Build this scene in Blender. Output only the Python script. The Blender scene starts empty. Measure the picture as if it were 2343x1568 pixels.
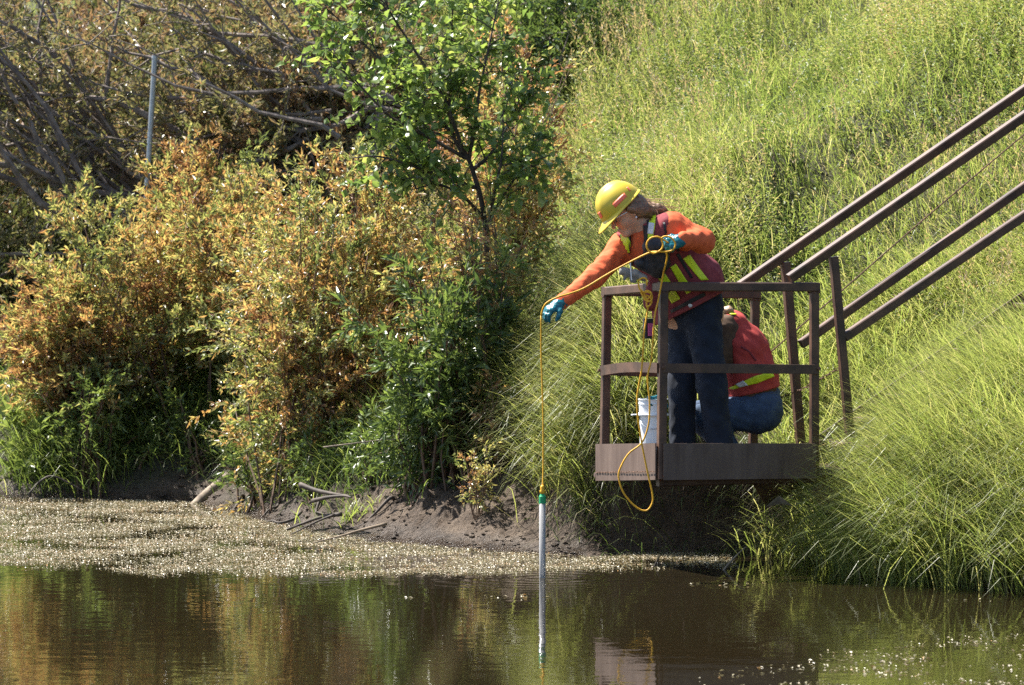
import bpy, math, random
import numpy as np
from mathutils import Vector, Matrix
from mathutils.bvhtree import BVHTree

# ------------------------------------------------------------------ camera, sky, sun, exposure
SC = bpy.context.scene
COL = SC.collection
CAM_D, CAM_H, FPX = 30.0, 2.4, 12600.0        # metres from the platform, eye above water, focal length in photo pixels
PIT = math.atan(478 / FPX)
cam_d = bpy.data.cameras.new('camera')
cam = bpy.data.objects.new('camera', cam_d)
COL.objects.link(cam)
cam.location = (0, -CAM_D, CAM_H)
cam.rotation_euler = (math.pi / 2 - PIT, 0, 0)
cam_d.sensor_width = 36
cam_d.lens = 36 * FPX / 2343
cam_d.clip_start = 0.5
cam_d.clip_end = 2000
cam_d.dof.use_dof = True
cam_d.dof.focus_distance = 30.3
cam_d.dof.aperture_fstop = 7.0
SC.camera = cam

SUN_DIR = Vector((-0.50, 0.31, 0.84)).normalized()
SUN_EL = math.asin(SUN_DIR.z)
world = bpy.data.worlds.new('World')
SC.world = world
world.use_nodes = True
wn = world.node_tree
sky = wn.nodes.new('ShaderNodeTexSky')
sky.sky_type = 'NISHITA'
sky.sun_disc = False
sky.sun_elevation = SUN_EL
sky.sun_rotation = math.atan2(SUN_DIR.x, SUN_DIR.y)
bg = wn.nodes['Background']
bg.inputs['Strength'].default_value = 0.075
wn.links.new(sky.outputs[0], bg.inputs['Color'])
sun_d = bpy.data.lights.new('sun', 'SUN')
sun_d.energy = 5.0
sun_d.angle = math.radians(0.5)
sun_d.color = (1.0, 0.95, 0.87)
sun = bpy.data.objects.new('sun', sun_d)
COL.objects.link(sun)
sun.rotation_euler = SUN_DIR.to_track_quat('Z', 'Y').to_euler()
sun.location = (-20, 15, 26)
SC.view_settings.view_transform = 'Standard'
SC.view_settings.look = 'None'
SC.view_settings.gamma = 1.0
SC.view_settings.use_curve_mapping = False
SC.view_settings.exposure = 1.7
SC.cycles.use_denoising = False
SC.cycles.max_bounces = 8
SC.cycles.transparent_max_bounces = 8
SC.cycles.sample_clamp_indirect = 6.0

# ------------------------------------------------------------------ helpers
RNG = np.random.default_rng(7)
_S, _C = math.sin(PIT), math.cos(PIT)

def norm(a): return a/(np.linalg.norm(a, axis=-1, keepdims=True)+1e-9)

def ray(px, py):
    """direction from the camera through a pixel of the 2343-wide photograph"""
    a, b = (px - 1171.5) / FPX, (784 - py) / FPX
    return np.array((a, _C + b * _S, -_S + b * _C))

def P(px, py, Y):
    """the point seen at that pixel in the vertical plane y = Y"""
    d = ray(px, py)
    t = (Y + CAM_D) / d[1]
    return np.array((d[0] * t, Y, CAM_H + d[2] * t))

def mesh_np(name, V, faces, mat=None, parent=None, smooth=False, attrs=None):
    """faces: list of int arrays, each (n, k)"""
    me = bpy.data.meshes.new(name)
    V = np.asarray(V, np.float32).reshape(-1, 3)
    faces = [np.asarray(f, np.int32) for f in faces if len(f)]
    me.vertices.add(len(V))
    me.vertices.foreach_set('co', V.ravel())
    loops = np.concatenate([f.ravel() for f in faces])
    tot = np.concatenate([np.full(len(f), f.shape[1], np.int32) for f in faces])
    start = np.concatenate(([0], np.cumsum(tot)[:-1])).astype(np.int32)
    me.loops.add(len(loops))
    me.loops.foreach_set('vertex_index', loops)
    me.polygons.add(len(tot))
    me.polygons.foreach_set('loop_start', start)
    me.polygons.foreach_set('loop_total', tot)
    me.polygons.foreach_set('use_smooth', np.full(len(tot), smooth, bool))
    for k, v in (attrs or {}).items():
        a = me.attributes.new(k, 'FLOAT', 'POINT')
        a.data.foreach_set('value', np.asarray(v, np.float32))
    me.update(calc_edges=True)
    me.validate()
    return link(name, me, mat, parent)

def link(name, me, mat=None, parent=None):
    o = bpy.data.objects.new(name, me)
    COL.objects.link(o)
    if mat is not None and me is not None and len(me.materials) == 0:
        me.materials.append(mat)
    if parent is not None:
        o.parent = parent
        o.matrix_parent_inverse = Matrix.Translation(parent.location).inverted()
    return o

def thing(name, label, cat, loc=(0, 0, 0), group=None):
    o = bpy.data.objects.new(name, None)
    o.empty_display_size = 0.1
    o.location = loc
    COL.objects.link(o)
    return tag(o, label, cat, group)

def tag(o, label, cat, group=None, kind=None):
    o['label'] = label
    if cat: o['category'] = cat
    if group: o['group'] = group
    if kind: o['kind'] = kind
    return o

class MB:
    """collects simple solids, then links them as one mesh"""
    def __init__(s): s.v, s.f, s.n = [], {}, 0
    def add(s, V, F):
        for k, fs in F.items():
            s.f.setdefault(k, []).append(np.asarray(fs, np.int32).reshape(-1, k) + s.n)
        s.v.append(np.asarray(V, float)); s.n += len(V)
        return s
    def build(s, name, mat, parent=None, smooth=False):
        return mesh_np(name, np.concatenate(s.v), [np.concatenate(f) for f in s.f.values()], mat, parent, smooth)
    def beam(s, a, b, w, h=None, up=(0, 0, 1), bev=0.12):
        """a bar with chamfered edges"""
        a, b = np.asarray(a, float), np.asarray(b, float)
        h = h or w
        d = b - a; d /= np.linalg.norm(d)
        up = np.asarray(up, float)
        if abs(d @ up) > .95: up = np.array((0.34, -.94, 0))
        r = np.cross(d, up); r /= np.linalg.norm(r); u = np.cross(r, d)
        c = bev * min(w, h)
        q = [(-w/2+c, -h/2), (w/2-c, -h/2), (w/2, -h/2+c), (w/2, h/2-c), (w/2-c, h/2), (-w/2+c, h/2), (-w/2, h/2-c), (-w/2, -h/2+c)]
        V = [a + r*x + u*y for x, y in q] + [b + r*x + u*y for x, y in q]
        F = [(i, (i+1) % 8, 8+(i+1) % 8, 8+i) for i in range(8)]
        return s.add(V, {4: F, 8: [tuple(range(7, -1, -1)), tuple(range(8, 16))]})
    def tube(s, pts, rad, seg=7, cap=True):
        pts = np.asarray(pts, float); n = len(pts)
        rad = np.full(n, rad) if np.isscalar(rad) else np.asarray(rad, float)
        T = np.gradient(pts, axis=0); T /= np.linalg.norm(T, axis=1)[:, None] + 1e-12
        ref = np.array((0.31, 0.2, 0.93)) if abs(T[0] @ (0.31, .2, .93)) < .9 else np.array((1., 0, 0))
        V = []
        r = np.cross(T[0], ref)
        for i in range(n):
            r = r - T[i] * (r @ T[i]); r /= np.linalg.norm(r) + 1e-12
            b = np.cross(T[i], r)
            for k in range(seg):
                a = 2*math.pi*k/seg
                V.append(pts[i] + rad[i]*(math.cos(a)*r + math.sin(a)*b))
        F = [(i*seg+k, i*seg+(k+1) % seg, (i+1)*seg+(k+1) % seg, (i+1)*seg+k) for i in range(n-1) for k in range(seg)]
        D = {4: F}
        if cap: D[seg] = [tuple(range(seg-1, -1, -1)), tuple((n-1)*seg+k for k in range(seg))] if seg != 4 else []
        if seg == 4: D = {4: F + [(3, 2, 1, 0), tuple((n-1)*4+k for k in range(4))]}
        return s.add(V, D)
    def lathe(s, prof, c, seg=28, axis=None):
        """prof: (radius, height) pairs"""
        c = np.asarray(c, float)
        R = np.eye(3) if axis is None else axis
        V = []
        for r, z in prof:
            for k in range(seg):
                a = 2*math.pi*k/seg
                V.append(c + R @ np.array((r*math.cos(a), r*math.sin(a), z)))
        n = len(prof)
        F = [(i*seg+k, i*seg+(k+1) % seg, (i+1)*seg+(k+1) % seg, (i+1)*seg+k) for i in range(n-1) for k in range(seg)]
        return s.add(V, {4: F, seg: [tuple(range(seg-1, -1, -1)), tuple((n-1)*seg+k for k in range(seg))]})

def smooth_path(pts, n=8):
    """Catmull-Rom through the points"""
    p = np.asarray(pts, float)
    p = np.vstack((2*p[0]-p[1], p, 2*p[-1]-p[-2]))
    out = []
    for i in range(1, len(p)-2):
        t = np.linspace(0, 1, n, endpoint=False)[:, None]
        a, b, c, d = p[i-1], p[i], p[i+1], p[i+2]
        out.append(.5*((2*b)+(-a+c)*t+(2*a-5*b+4*c-d)*t**2+(-a+3*b-3*c+d)*t**3))
    out.append(p[-2][None])
    return np.concatenate(out)

def wob(x, y, f=1.0, seed=0):
    """cheap smooth noise in about -1..1"""
    r = np.random.default_rng(seed)
    o = 0
    for i in range(6):
        a = r.uniform(0, 6.28); k = f*(1.0+.55*i); ph = r.uniform(0, 6.28)
        o = o + np.sin((x*math.cos(a)+y*math.sin(a))*k + ph + 1.3*np.sin((x*math.sin(a)-y*math.cos(a))*k*.7+ph*2))/(1+.35*i)
    return o/3.2

# ------------------------------------------------------------------ materials
def new_mat(name):
    m = bpy.data.materials.new(name); m.use_nodes = True
    return m, m.node_tree, m.node_tree.nodes['Principled BSDF']

def nd(t, typ, **kw):
    n = t.nodes.new(typ)
    for k, v in kw.items():
        if k in n.inputs: n.inputs[k].default_value = v
        else: setattr(n, k, v)
    return n

def ramp(t, stops):
    r = t.nodes.new('ShaderNodeValToRGB')
    e = r.color_ramp.elements
    while len(e) < len(stops): e.new(0.5)
    for q, (p, c) in zip(e, stops):
        q.position = p; q.color = (*c, 1)
    return r

def mat_leaf(name, cols, transl=0.45, rough=0.38, spec=0.5, boost=1.5, sheen_bump=0.0):
    """leaf colour picked by the point attribute tint; thin leaves let light through"""
    m, t, b = new_mat(name)
    at = nd(t, 'ShaderNodeAttribute', attribute_name='tint')
    r = ramp(t, [(i/(len(cols)-1), c) for i, c in enumerate(cols)])
    t.links.new(at.outputs['Fac'], r.inputs[0])
    t.links.new(r.outputs[0], b.inputs['Base Color'])
    b.inputs['Roughness'].default_value = rough
    b.inputs['Specular IOR Level'].default_value = spec
    tr = nd(t, 'ShaderNodeBsdfTranslucent')
    mul = nd(t, 'ShaderNodeMix', data_type='RGBA', blend_type='MULTIPLY')
    mul.inputs[0].default_value = 1
    mul.inputs[7].default_value = (boost*1.03, boost, boost*.66, 1)
    t.links.new(r.outputs[0], mul.inputs[6])
    t.links.new(mul.outputs[2], tr.inputs['Color'])
    mx = nd(t, 'ShaderNodeMixShader'); mx.inputs[0].default_value = transl
    t.links.new(b.outputs[0], mx.inputs[1]); t.links.new(tr.outputs[0], mx.inputs[2])
    t.links.new(mx.outputs[0], t.nodes['Material Output'].inputs['Surface'])
    return m

def mat_noise(name, c1, c2, scale=8, rough=.6, bump=.0, bscale=60, spec=.4, dist=.004, metal=0, stretch=None, stops=(.35, .65)):
    m, t, b = new_mat(name)
    tc = nd(t, 'ShaderNodeTexCoord')
    src = tc.outputs['Object']
    if stretch:
        mp = nd(t, 'ShaderNodeMapping'); mp.inputs['Scale'].default_value = stretch
        t.links.new(src, mp.inputs[0]); src = mp.outputs[0]
    n = nd(t, 'ShaderNodeTexNoise', Scale=scale, Detail=6.0, Roughness=.6)
    t.links.new(src, n.inputs['Vector'])
    r = ramp(t, [(stops[0], c1), (stops[1], c2)])
    t.links.new(n.outputs[0], r.inputs[0]); t.links.new(r.outputs[0], b.inputs['Base Color'])
    b.inputs['Roughness'].default_value = rough
    b.inputs['Specular IOR Level'].default_value = spec
    b.inputs['Metallic'].default_value = metal
    if bump:
        n2 = nd(t, 'ShaderNodeTexNoise', Scale=bscale, Detail=5.0)
        t.links.new(src, n2.inputs['Vector'])
        bp = nd(t, 'ShaderNodeBump', Strength=bump, Distance=dist)
        t.links.new(n2.outputs[0], bp.inputs['Height']); t.links.new(bp.outputs[0], b.inputs['Normal'])
    return m

M = {}
M['grass'] = mat_leaf('grass_blades', [(.057, .092, .028), (.12, .172, .046), (.20, .243, .074), (.275, .288, .12), (.375, .33, .205)], transl=.55, rough=.40, boost=1.6)
M['forb'] = mat_leaf('meadow_leaves', [(.045, .085, .028), (.108, .16, .045), (.195, .245, .07), (.30, .30, .135), (.37, .255, .18)], transl=.45, rough=.5, spec=.35, boost=1.4)
M['willow'] = mat_leaf('willow_leaves', [(.125, .155, .06), (.26, .285, .105), (.40, .375, .17), (.43, .31, .14), (.39, .22, .10), (.26, .14, .08)], transl=.5, rough=.32, boost=1.35)
M['olive'] = mat_leaf('olive_leaves', [(.085, .10, .04), (.15, .155, .07), (.23, .21, .12), (.27, .20, .125), (.26, .16, .10)], transl=.42, rough=.35, boost=1.25)
M['alder'] = mat_leaf('alder_leaves', [(.06, .10, .035), (.11, .17, .05), (.185, .25, .07), (.28, .32, .10)], transl=.5, rough=.27, boost=1.6)
M['herb'] = mat_leaf('dark_herb_leaves', [(.045, .075, .026), (.085, .125, .038), (.135, .19, .055), (.20, .25, .08)], transl=.42, rough=.3, boost=1.5)
M['bark'] = mat_noise('grey_bark', (.11, .088, .074), (.25, .205, .175), 14, .8, .5, 50, .3)
M['dark_bark'] = mat_noise('dark_smooth_bark', (.035, .028, .022), (.085, .066, .052), 14, .7, .4, 50, .3)
M['twig'] = mat_noise('brown_twigs', (.07, .04, .025), (.15, .09, .055), 10, .7)
M['weed'] = mat_leaf('floating_weed', [(.10, .095, .04), (.23, .205, .11), (.40, .355, .24), (.47, .39, .27), (.38, .22, .09)], transl=.12, rough=.45, spec=.6, boost=1.0)
M['steel'] = mat_noise('brown_painted_steel', (.034, .016, .009), (.105, .052, .031), 7, .55, .12, 90, .5, .002)
M['panel'] = mat_noise('brown_kick_plate', (.076, .048, .037), (.136, .095, .076), 3, .6, .25, 60, .35, .002, 0, (5, 5, .9), (.3, .7))
M['rust'] = mat_noise('rusty_steel', (.07, .035, .02), (.16, .08, .045), 30, .75, .4, 120)
M['galv'] = mat_noise('galvanised_steel', (.30, .33, .36), (.42, .46, .50), 20, .45, metal=.6)
M['white'] = mat_noise('white_plastic', (.72, .74, .77), (.80, .81, .82), 6, .35)
M['rope'] = mat_noise('yellow_rope', (.62, .30, .012), (.78, .42, .02), 60, .55, .5, 300, .4, .003)
M['green_cap'] = mat_noise('green_cap', (.01, .25, .09), (.015, .32, .12), 8, .35)
M['wood'] = mat_noise('weathered_wood', (.13, .10, .075), (.30, .24, .18), 12, .8, .5, 30, .3, stretch=(1, 1, 1))
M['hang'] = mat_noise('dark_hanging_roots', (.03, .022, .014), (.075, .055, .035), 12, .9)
M['reed'] = mat_leaf('tan_reed', [(.27, .205, .125), (.3, .24, .15)], transl=.4, rough=.7, spec=.1, boost=1.2)
M['root'] = mat_noise('dry_roots', (.10, .075, .05), (.20, .15, .10), 12, .85)

# ------------------------------------------------------------------ terrain
SHORE = np.array([(-60, 110), (-14, 26), (-6.2, 10.6), (-3.9, 6.5), (-3.37, 6.26), (-2.05, 5.83), (-1.6, 4.3), (-1.35, 3.55), (-.83, 2.4), (-.1, 1.6),
                  (.25, 1.32), (.46, 1.22), (.60, 1.44), (1.25, 1.52), (1.55, 1.35), (1.84, .8), (1.98, .1), (2.1, -.45), (2.68, -1.17), (4.2, -3.4), (9, -11), (22, -30), (60, -95)], float)

def shore_dist(x, y):
    x = np.asarray(x, float); y = np.asarray(y, float)
    d = np.full(x.shape, 1e9)
    for (ax, ay), (bx, by) in zip(SHORE[:-1], SHORE[1:]):
        ex, ey = bx-ax, by-ay
        t = np.clip(((x-ax)*ex+(y-ay)*ey)/(ex*ex+ey*ey), 0, 1)
        d = np.minimum(d, np.hypot(x-ax-t*ex, y-ay-t*ey))
    poly = np.vstack((SHORE, [(900, -95), (900, 900), (-60, 900)]))
    ins = np.zeros(x.shape, bool)
    for (ax, ay), (bx, by) in zip(poly, np.roll(poly, -1, 0)):
        if ay == by: continue
        c = ((ay > y) != (by > y)) & (x < (bx-ax)*(y-ay)/(by-ay)+ax)
        ins ^= c
    return np.where(ins, d, -d)

_bx = [-60, -3, -2, -1.3, -.6, .2, .45, .6, 1.6, 1.8, 2.5, 60]
_bw = [.5, .5, .55, .5, .8, .95, .75, .14, .14, .30, .4, .5]
_bh = [.26, .26, .30, .32, .40, .47, .49, .48, .46, .34, .34, .34]
def sm(t): t = np.clip(t, 0, 1); return t*t*(3-2*t)

def gz(x, y, detail=True):
    x = np.asarray(x, float); y = np.asarray(y, float)
    s = shore_dist(x, y)
    w = np.interp(x, _bx, _bw); h = np.interp(x, _bx, _bh)
    bank = h*sm((s+.02)/w)**.85
    k = np.clip(s-w*.75, 0, None)
    slope = 9.5*np.tanh(.60*k/9.5)
    bed = -np.minimum(.9, -s*.45)
    z = np.where(s > 0, bank+slope, bed)
    near = np.where((y < -25), (-25-y)*.35*sm((-25-y)/2), 0)
    z = np.maximum(z, np.where(y < -24, -.6+.6*sm((-24-y)/2)+np.minimum(near, 1.2), -9))
    if detail:
        a = np.clip((s+.1)/.4, 0, 1)*np.clip(1-(np.abs(x)-40)/60, 0, 1)
        z = z+a*(.04*wob(x, y, 3.1, 3)+.045*wob(x, y, 9, 4)+.045*np.abs(wob(x, y, 19, 5))+.018*np.abs(wob(x, y, 50, 6)))
        z = z+np.clip((s-2)/4, 0, 1)*.12*wob(x, y, .9, 8)
    return z

def on_ground(px, py):
    d = ray(px, py)
    t = np.arange(24, 95, .02)
    q = np.array((0, -CAM_D, CAM_H))+t[:, None]*d
    z = np.maximum(gz(q[:, 0], q[:, 1], False), 0)
    i = np.argmax(q[:, 2] < z)
    return q[i]

def lines(parts):
    return np.unique(np.round(np.concatenate(parts), 4))
gx = lines([[-900, -400, -150, -80, -45, -25], np.arange(-16, -5, .5), np.arange(-5, -3.6, .1), np.arange(-3.6, 3.4, .036), np.arange(3.4, 5, .1), np.arange(5, 16, .5), [18, 25, 45, 80, 150, 400, 900]])
gy = lines([[-900, -400, -150, -80, -50, -40], np.arange(-36, -6, 1.0), np.arange(-6, -1.6, .12), np.arange(-1.6, 4.2, .036), np.arange(4.2, 8.5, .07), np.arange(8.5, 28, .25), [29, 31, 34, 40, 50, 65, 90, 150, 400, 900]])
XX, YY = np.meshgrid(gx, gy, indexing='ij')
ZZ = gz(XX, YY)
nx, ny = XX.shape
idx = np.arange(nx*ny).reshape(nx, ny)
quads = np.stack((idx[:-1, :-1], idx[1:, :-1], idx[1:, 1:], idx[:-1, 1:]), -1).reshape(-1, 4)
sd = shore_dist(XX, YY)

mg, t, b = new_mat('bank_soil')
tc = nd(t, 'ShaderNodeTexCoord')
at = nd(t, 'ShaderNodeAttribute', attribute_name='soil')
n1 = nd(t, 'ShaderNodeTexNoise', Scale=7.0, Detail=8.0, Roughness=.65)
n2 = nd(t, 'ShaderNodeTexNoise', Scale=38.0, Detail=6.0, Roughness=.7)
t.links.new(tc.outputs['Object'], n1.inputs['Vector']); t.links.new(tc.outputs['Object'], n2.inputs['Vector'])
mud = ramp(t, [(.28, (.036, .022, .012)), (.48, (.100, .066, .041)), (.62, (.150, .106, .070)), (.75, (.215, .162, .114))])
t.links.new(n1.outputs[0], mud.inputs[0])
soil = ramp(t, [(.3, (.035, .03, .016)), (.7, (.075, .07, .03))])
t.links.new(n2.outputs[0], soil.inputs[0])
mx = nd(t, 'ShaderNodeMix', data_type='RGBA')
t.links.new(at.outputs['Fac'], mx.inputs[0]); t.links.new(mud.outputs[0], mx.inputs[6]); t.links.new(soil.outputs[0], mx.inputs[7])
wet = nd(t, 'ShaderNodeAttribute', attribute_name='wet')
dk = nd(t, 'ShaderNodeMix', data_type='RGBA', blend_type='MULTIPLY')
dk.inputs[7].default_value = (.5, .47, .45, 1)
t.links.new(wet.outputs['Fac'], dk.inputs[0]); t.links.new(mx.outputs[2], dk.inputs[6])
t.links.new(dk.outputs[2], b.inputs['Base Color'])
rr = nd(t, 'ShaderNodeMapRange'); rr.inputs['To Min'].default_value = .85; rr.inputs['To Max'].default_value = .28
t.links.new(wet.outputs['Fac'], rr.inputs[0]); t.links.new(rr.outputs[0], b.inputs['Roughness'])
b2 = nd(t, 'ShaderNodeBump', Strength=1.0, Distance=.06)
mp_ = nd(t, 'ShaderNodeMapping'); mp_.inputs['Rotation'].default_value = (0, 0, .55); mp_.inputs['Scale'].default_value = (4, 17, 17)
t.links.new(tc.outputs['Object'], mp_.inputs[0])
n3 = nd(t, 'ShaderNodeTexNoise', Scale=1.6, Detail=5.0, Roughness=.6)
t.links.new(mp_.outputs[0], n3.inputs['Vector'])
b3 = nd(t, 'ShaderNodeBump', Strength=1.0, Distance=.05)
t.links.new(n3.outputs[0], b3.inputs['Height']); t.links.new(b3.outputs[0], b2.inputs['Normal'])
mxh = nd(t, 'ShaderNodeMath', operation='ADD')
t.links.new(n1.outputs[0], mxh.inputs[0]); t.links.new(n2.outputs[0], mxh.inputs[1])
t.links.new(mxh.outputs[0], b2.inputs['Height']); t.links.new(b2.outputs[0], b.inputs['Normal'])
soilv = np.clip((sd-np.interp(XX, _bx, [.05, .05, .08, .10, .45, .95, .85, .4, .3, .1, .1, .1])+.12*wob(XX, YY, 6, 9))/.2, 0, 1)
wetv = np.clip(1-(sd-.03-.06*wob(XX, YY, 5, 11))/.16, 0, 1)*np.where((XX > .42) & (XX < 1.8), .0, 1)
ground = mesh_np('ground', np.stack((XX, YY, ZZ), -1).reshape(-1, 3), [quads], mg, None, True, {'soil': soilv.ravel(), 'wet': wetv.ravel()})
ground['kind'] = 'structure'

# clods, pebbles and crumbs lying on the bare mud
k = 16000
x = RNG.uniform(-2.6, 1.6, k); y = RNG.uniform(.9, 6.6, k); s_ = shore_dist(x, y)
ok = (s_ > .01) & (s_ < np.interp(x, [-2.6, -1.3, -.6, .3, .8, 1.6], [.35, .4, .7, 1.0, .8, .3])) & (wob(x, y, 7, 15) > -.25)
x, y = x[ok], y[ok]; k = len(x)
r = .003+.013*RNG.uniform(0, 1, k)**3
OC = norm(np.array(((1, 0, 0), (0, 1, 0), (-1, 0, 0), (0, -1, 0), (.6, .6, .55), (-.6, .6, .55), (-.6, -.6, .55), (.6, -.6, .55), (0, 0, .9), (0, 0, -.8)), float))
OF = np.array(((0, 1, 4), (1, 2, 5), (2, 3, 6), (3, 0, 7), (0, 4, 7), (1, 5, 4), (2, 6, 5), (3, 7, 6), (4, 5, 8), (5, 6, 8), (6, 7, 8), (7, 4, 8), (0, 9, 1), (1, 9, 2), (2, 9, 3), (3, 9, 0)))
a = RNG.uniform(0, 6.283, k); ca, sa = np.cos(a)[:, None], np.sin(a)[:, None]
q = OC[None]*RNG.uniform(.7, 1.3, (k, 10, 1))*r[:, None, None]*np.stack((RNG.uniform(.9, 1.8, k), RNG.uniform(.8, 1.2, k), RNG.uniform(.45, .9, k)), -1)[:, None]
V = np.stack((q[..., 0]*ca-q[..., 1]*sa+x[:, None], q[..., 0]*sa+q[..., 1]*ca+y[:, None], q[..., 2]+gz(x, y)[:, None]+r[:, None]*.15), -1)
o = mesh_np('mud_clods', V.reshape(-1, 3), [(np.arange(k)[:, None, None]*10+OF).reshape(-1, 3)], mg, None, False, {'soil': np.zeros(k*10), 'wet': np.repeat(np.clip(.15-s_[ok], 0, .1)*4, 10)})
tag(o, 'crumbs and clods of dried mud scattered over the bare bank', None, kind='stuff')

# water, with small ripples and the rings round the sampling tube
TUBE = P(1241, 1330, -.30)
mw, t, b = new_mat('brown_water')
b.inputs['Base Color'].default_value = (.014, .0105, .005, 1)
b.inputs['Roughness'].default_value = .015
b.inputs['IOR'].default_value = 1.33
b.inputs['Specular IOR Level'].default_value = .5
tc = nd(t, 'ShaderNodeTexCoord')
mp = nd(t, 'ShaderNodeMapping'); mp.inputs['Scale'].default_value = (1.0, 1.4, 1)
t.links.new(tc.outputs['Object'], mp.inputs[0])
n1 = nd(t, 'ShaderNodeTexNoise', Scale=2.6, Detail=3.0, Roughness=.5)
n2 = nd(t, 'ShaderNodeTexNoise', Scale=13.0, Detail=2.0, Roughness=.5)
t.links.new(mp.outputs[0], n1.inputs['Vector']); t.links.new(mp.outputs[0], n2.inputs['Vector'])
bp1 = nd(t, 'ShaderNodeBump', Strength=1.0, Distance=.002)
bp2 = nd(t, 'ShaderNodeBump', Strength=1.0, Distance=.0003)
t.links.new(n1.outputs[0], bp1.inputs['Height']); t.links.new(n2.outputs[0], bp2.inputs['Height'])
t.links.new(bp1.outputs[0], bp2.inputs['Normal'])
dist = nd(t, 'ShaderNodeVectorMath', operation='DISTANCE')
dist.inputs[1].default_value = (TUBE[0], TUBE[1], 0)
t.links.new(tc.outputs['Object'], dist.inputs[0])
sn = nd(t, 'ShaderNodeMath', operation='SINE')
ml = nd(t, 'ShaderNodeMath', operation='MULTIPLY'); ml.inputs[1].default_value = 42.0
t.links.new(dist.outputs['Value'], ml.inputs[0]); t.links.new(ml.outputs[0], sn.inputs[0])
fo = nd(t, 'ShaderNodeMapRange'); fo.inputs['From Max'].default_value = .95; fo.inputs['To Min'].default_value = 1; fo.inputs['To Max'].default_value = 0
t.links.new(dist.outputs['Value'], fo.inputs[0])
m2 = nd(t, 'ShaderNodeMath', operation='MULTIPLY')
t.links.new(sn.outputs[0], m2.inputs[0]); t.links.new(fo.outputs[0], m2.inputs[1])
bp3 = nd(t, 'ShaderNodeBump', Strength=1.0, Distance=.0009)
t.links.new(m2.outputs[0], bp3.inputs['Height']); t.links.new(bp2.outputs[0], bp3.inputs['Normal'])
t.links.new(bp3.outputs[0], b.inputs['Normal'])
water = mesh_np('water', [(-900, -27.5, 0), (900, -27.5, 0), (900, 300, 0), (-900, 300, 0)], [[(0, 1, 2, 3)]], mw)
water['kind'] = 'structure'

# ------------------------------------------------------------------ foliage makers

class Leaves:
    """many small leaves, each five points and four faces, folded on the midrib"""
    def __init__(s): s.p, s.d, s.n, s.l, s.w, s.t = [], [], [], [], [], []
    def add(s, p, d, n, l, w, tint):
        k = len(p)
        s.p.append(p); s.d.append(norm(d)); s.n.append(n)
        s.l.append(np.broadcast_to(l, k)); s.w.append(np.broadcast_to(w, k)); s.t.append(np.broadcast_to(tint, k))
    def count(s): return sum(len(p) for p in s.p)
    def arrays(s):
        p, d, n = (np.concatenate(a) for a in (s.p, s.d, s.n))
        l, w, t = (np.concatenate(a)[:, None] for a in (s.l, s.w, s.t))
        r = norm(np.cross(d, n)); u = np.cross(r, d)
        m = p+d*l*.45
        V = np.stack((p, m+r*w*.5+u*w*.22, m-r*w*.5+u*w*.22, m+u*w*.05, p+d*l-u*l*.16), 1)
        return V, t
    def build(s, name, mat, parent=None, simple=False):
        V, t = s.arrays()
        k = len(V)
        if simple:                                   # two faces, folded on the midrib
            F = (np.arange(k)[:, None, None]*4+np.array(((0, 3, 1), (0, 2, 3)))).reshape(-1, 3)
            return mesh_np(name, V[:, [0, 1, 2, 4]].reshape(-1, 3), [F], mat, parent, False, {'tint': np.repeat(np.clip(t[:, 0], 0, 1), 4)})
        base = np.arange(k)[:, None, None]*5
        F = (base+np.array(((0, 3, 1), (0, 2, 3), (1, 3, 4), (3, 2, 4)))).reshape(-1, 3)
        return mesh_np(name, V.reshape(-1, 3), [F], mat, parent, False, {'tint': np.repeat(np.clip(t[:, 0], 0, 1), 5)})

def blades(name, p, az, e0, bend, L, W, tint, mat, parent=None, n=4, twist=.5):
    """curved grass blades: az lean heading, e0 start elevation, bend total turn, all per blade"""
    k = len(p)
    lean = np.stack((np.cos(az), np.sin(az), 0*az), -1)
    tw = az+math.pi/2+RNG.normal(0, twist, k)
    wd = np.stack((np.cos(tw), np.sin(tw), 0*az), -1)
    cur = p.copy(); V = []
    for i in range(n+1):
        tt = i/n
        wv = (W*(1-.75*tt**1.5)*(.7 if i == 0 else 1))[:, None]*.5
        if i < n: V += [cur+wd*wv, cur-wd*wv]
        else: V += [cur]
        e = e0-bend*((i+.5)/n)**1.25
        step = (L/n)[:, None]
        cur = cur+step*(np.cos(e)[:, None]*lean+np.sin(e)[:, None]*np.array((0, 0, 1.)))
    m = 2*n+1
    V = np.stack(V, 1).reshape(-1, 3)
    b = (np.arange(k)*m)[:, None, None]
    Q = (b+np.array([(2*i, 2*i+1, 2*i+3, 2*i+2) for i in range(n-1)])).reshape(-1, 4)
    T = (b+np.array([(2*n-2, 2*n-1, 2*n)])).reshape(-1, 3)
    return mesh_np(name, V, [Q, T], mat, parent, False, {'tint': np.repeat(np.clip(tint, 0, 1), m)})

def in_view(x, y, z, m=.18):
    d = y+CAM_D
    u = x/d*FPX/2343
    v = (z-CAM_H+.0379*d)/d*FPX/1568
    return (np.abs(u) < .5+m) & (np.abs(v) < .5+m)

def rand_dirs(n, up=0.0):
    d = RNG.normal(0, 1, (n, 3)); d = norm(d); d[:, 2] += up
    return norm(d)

def bezier(a, b, c, t):
    t = t[:, None]
    return a*(1-t)**2+2*b*t*(1-t)+c*t*t

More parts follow.
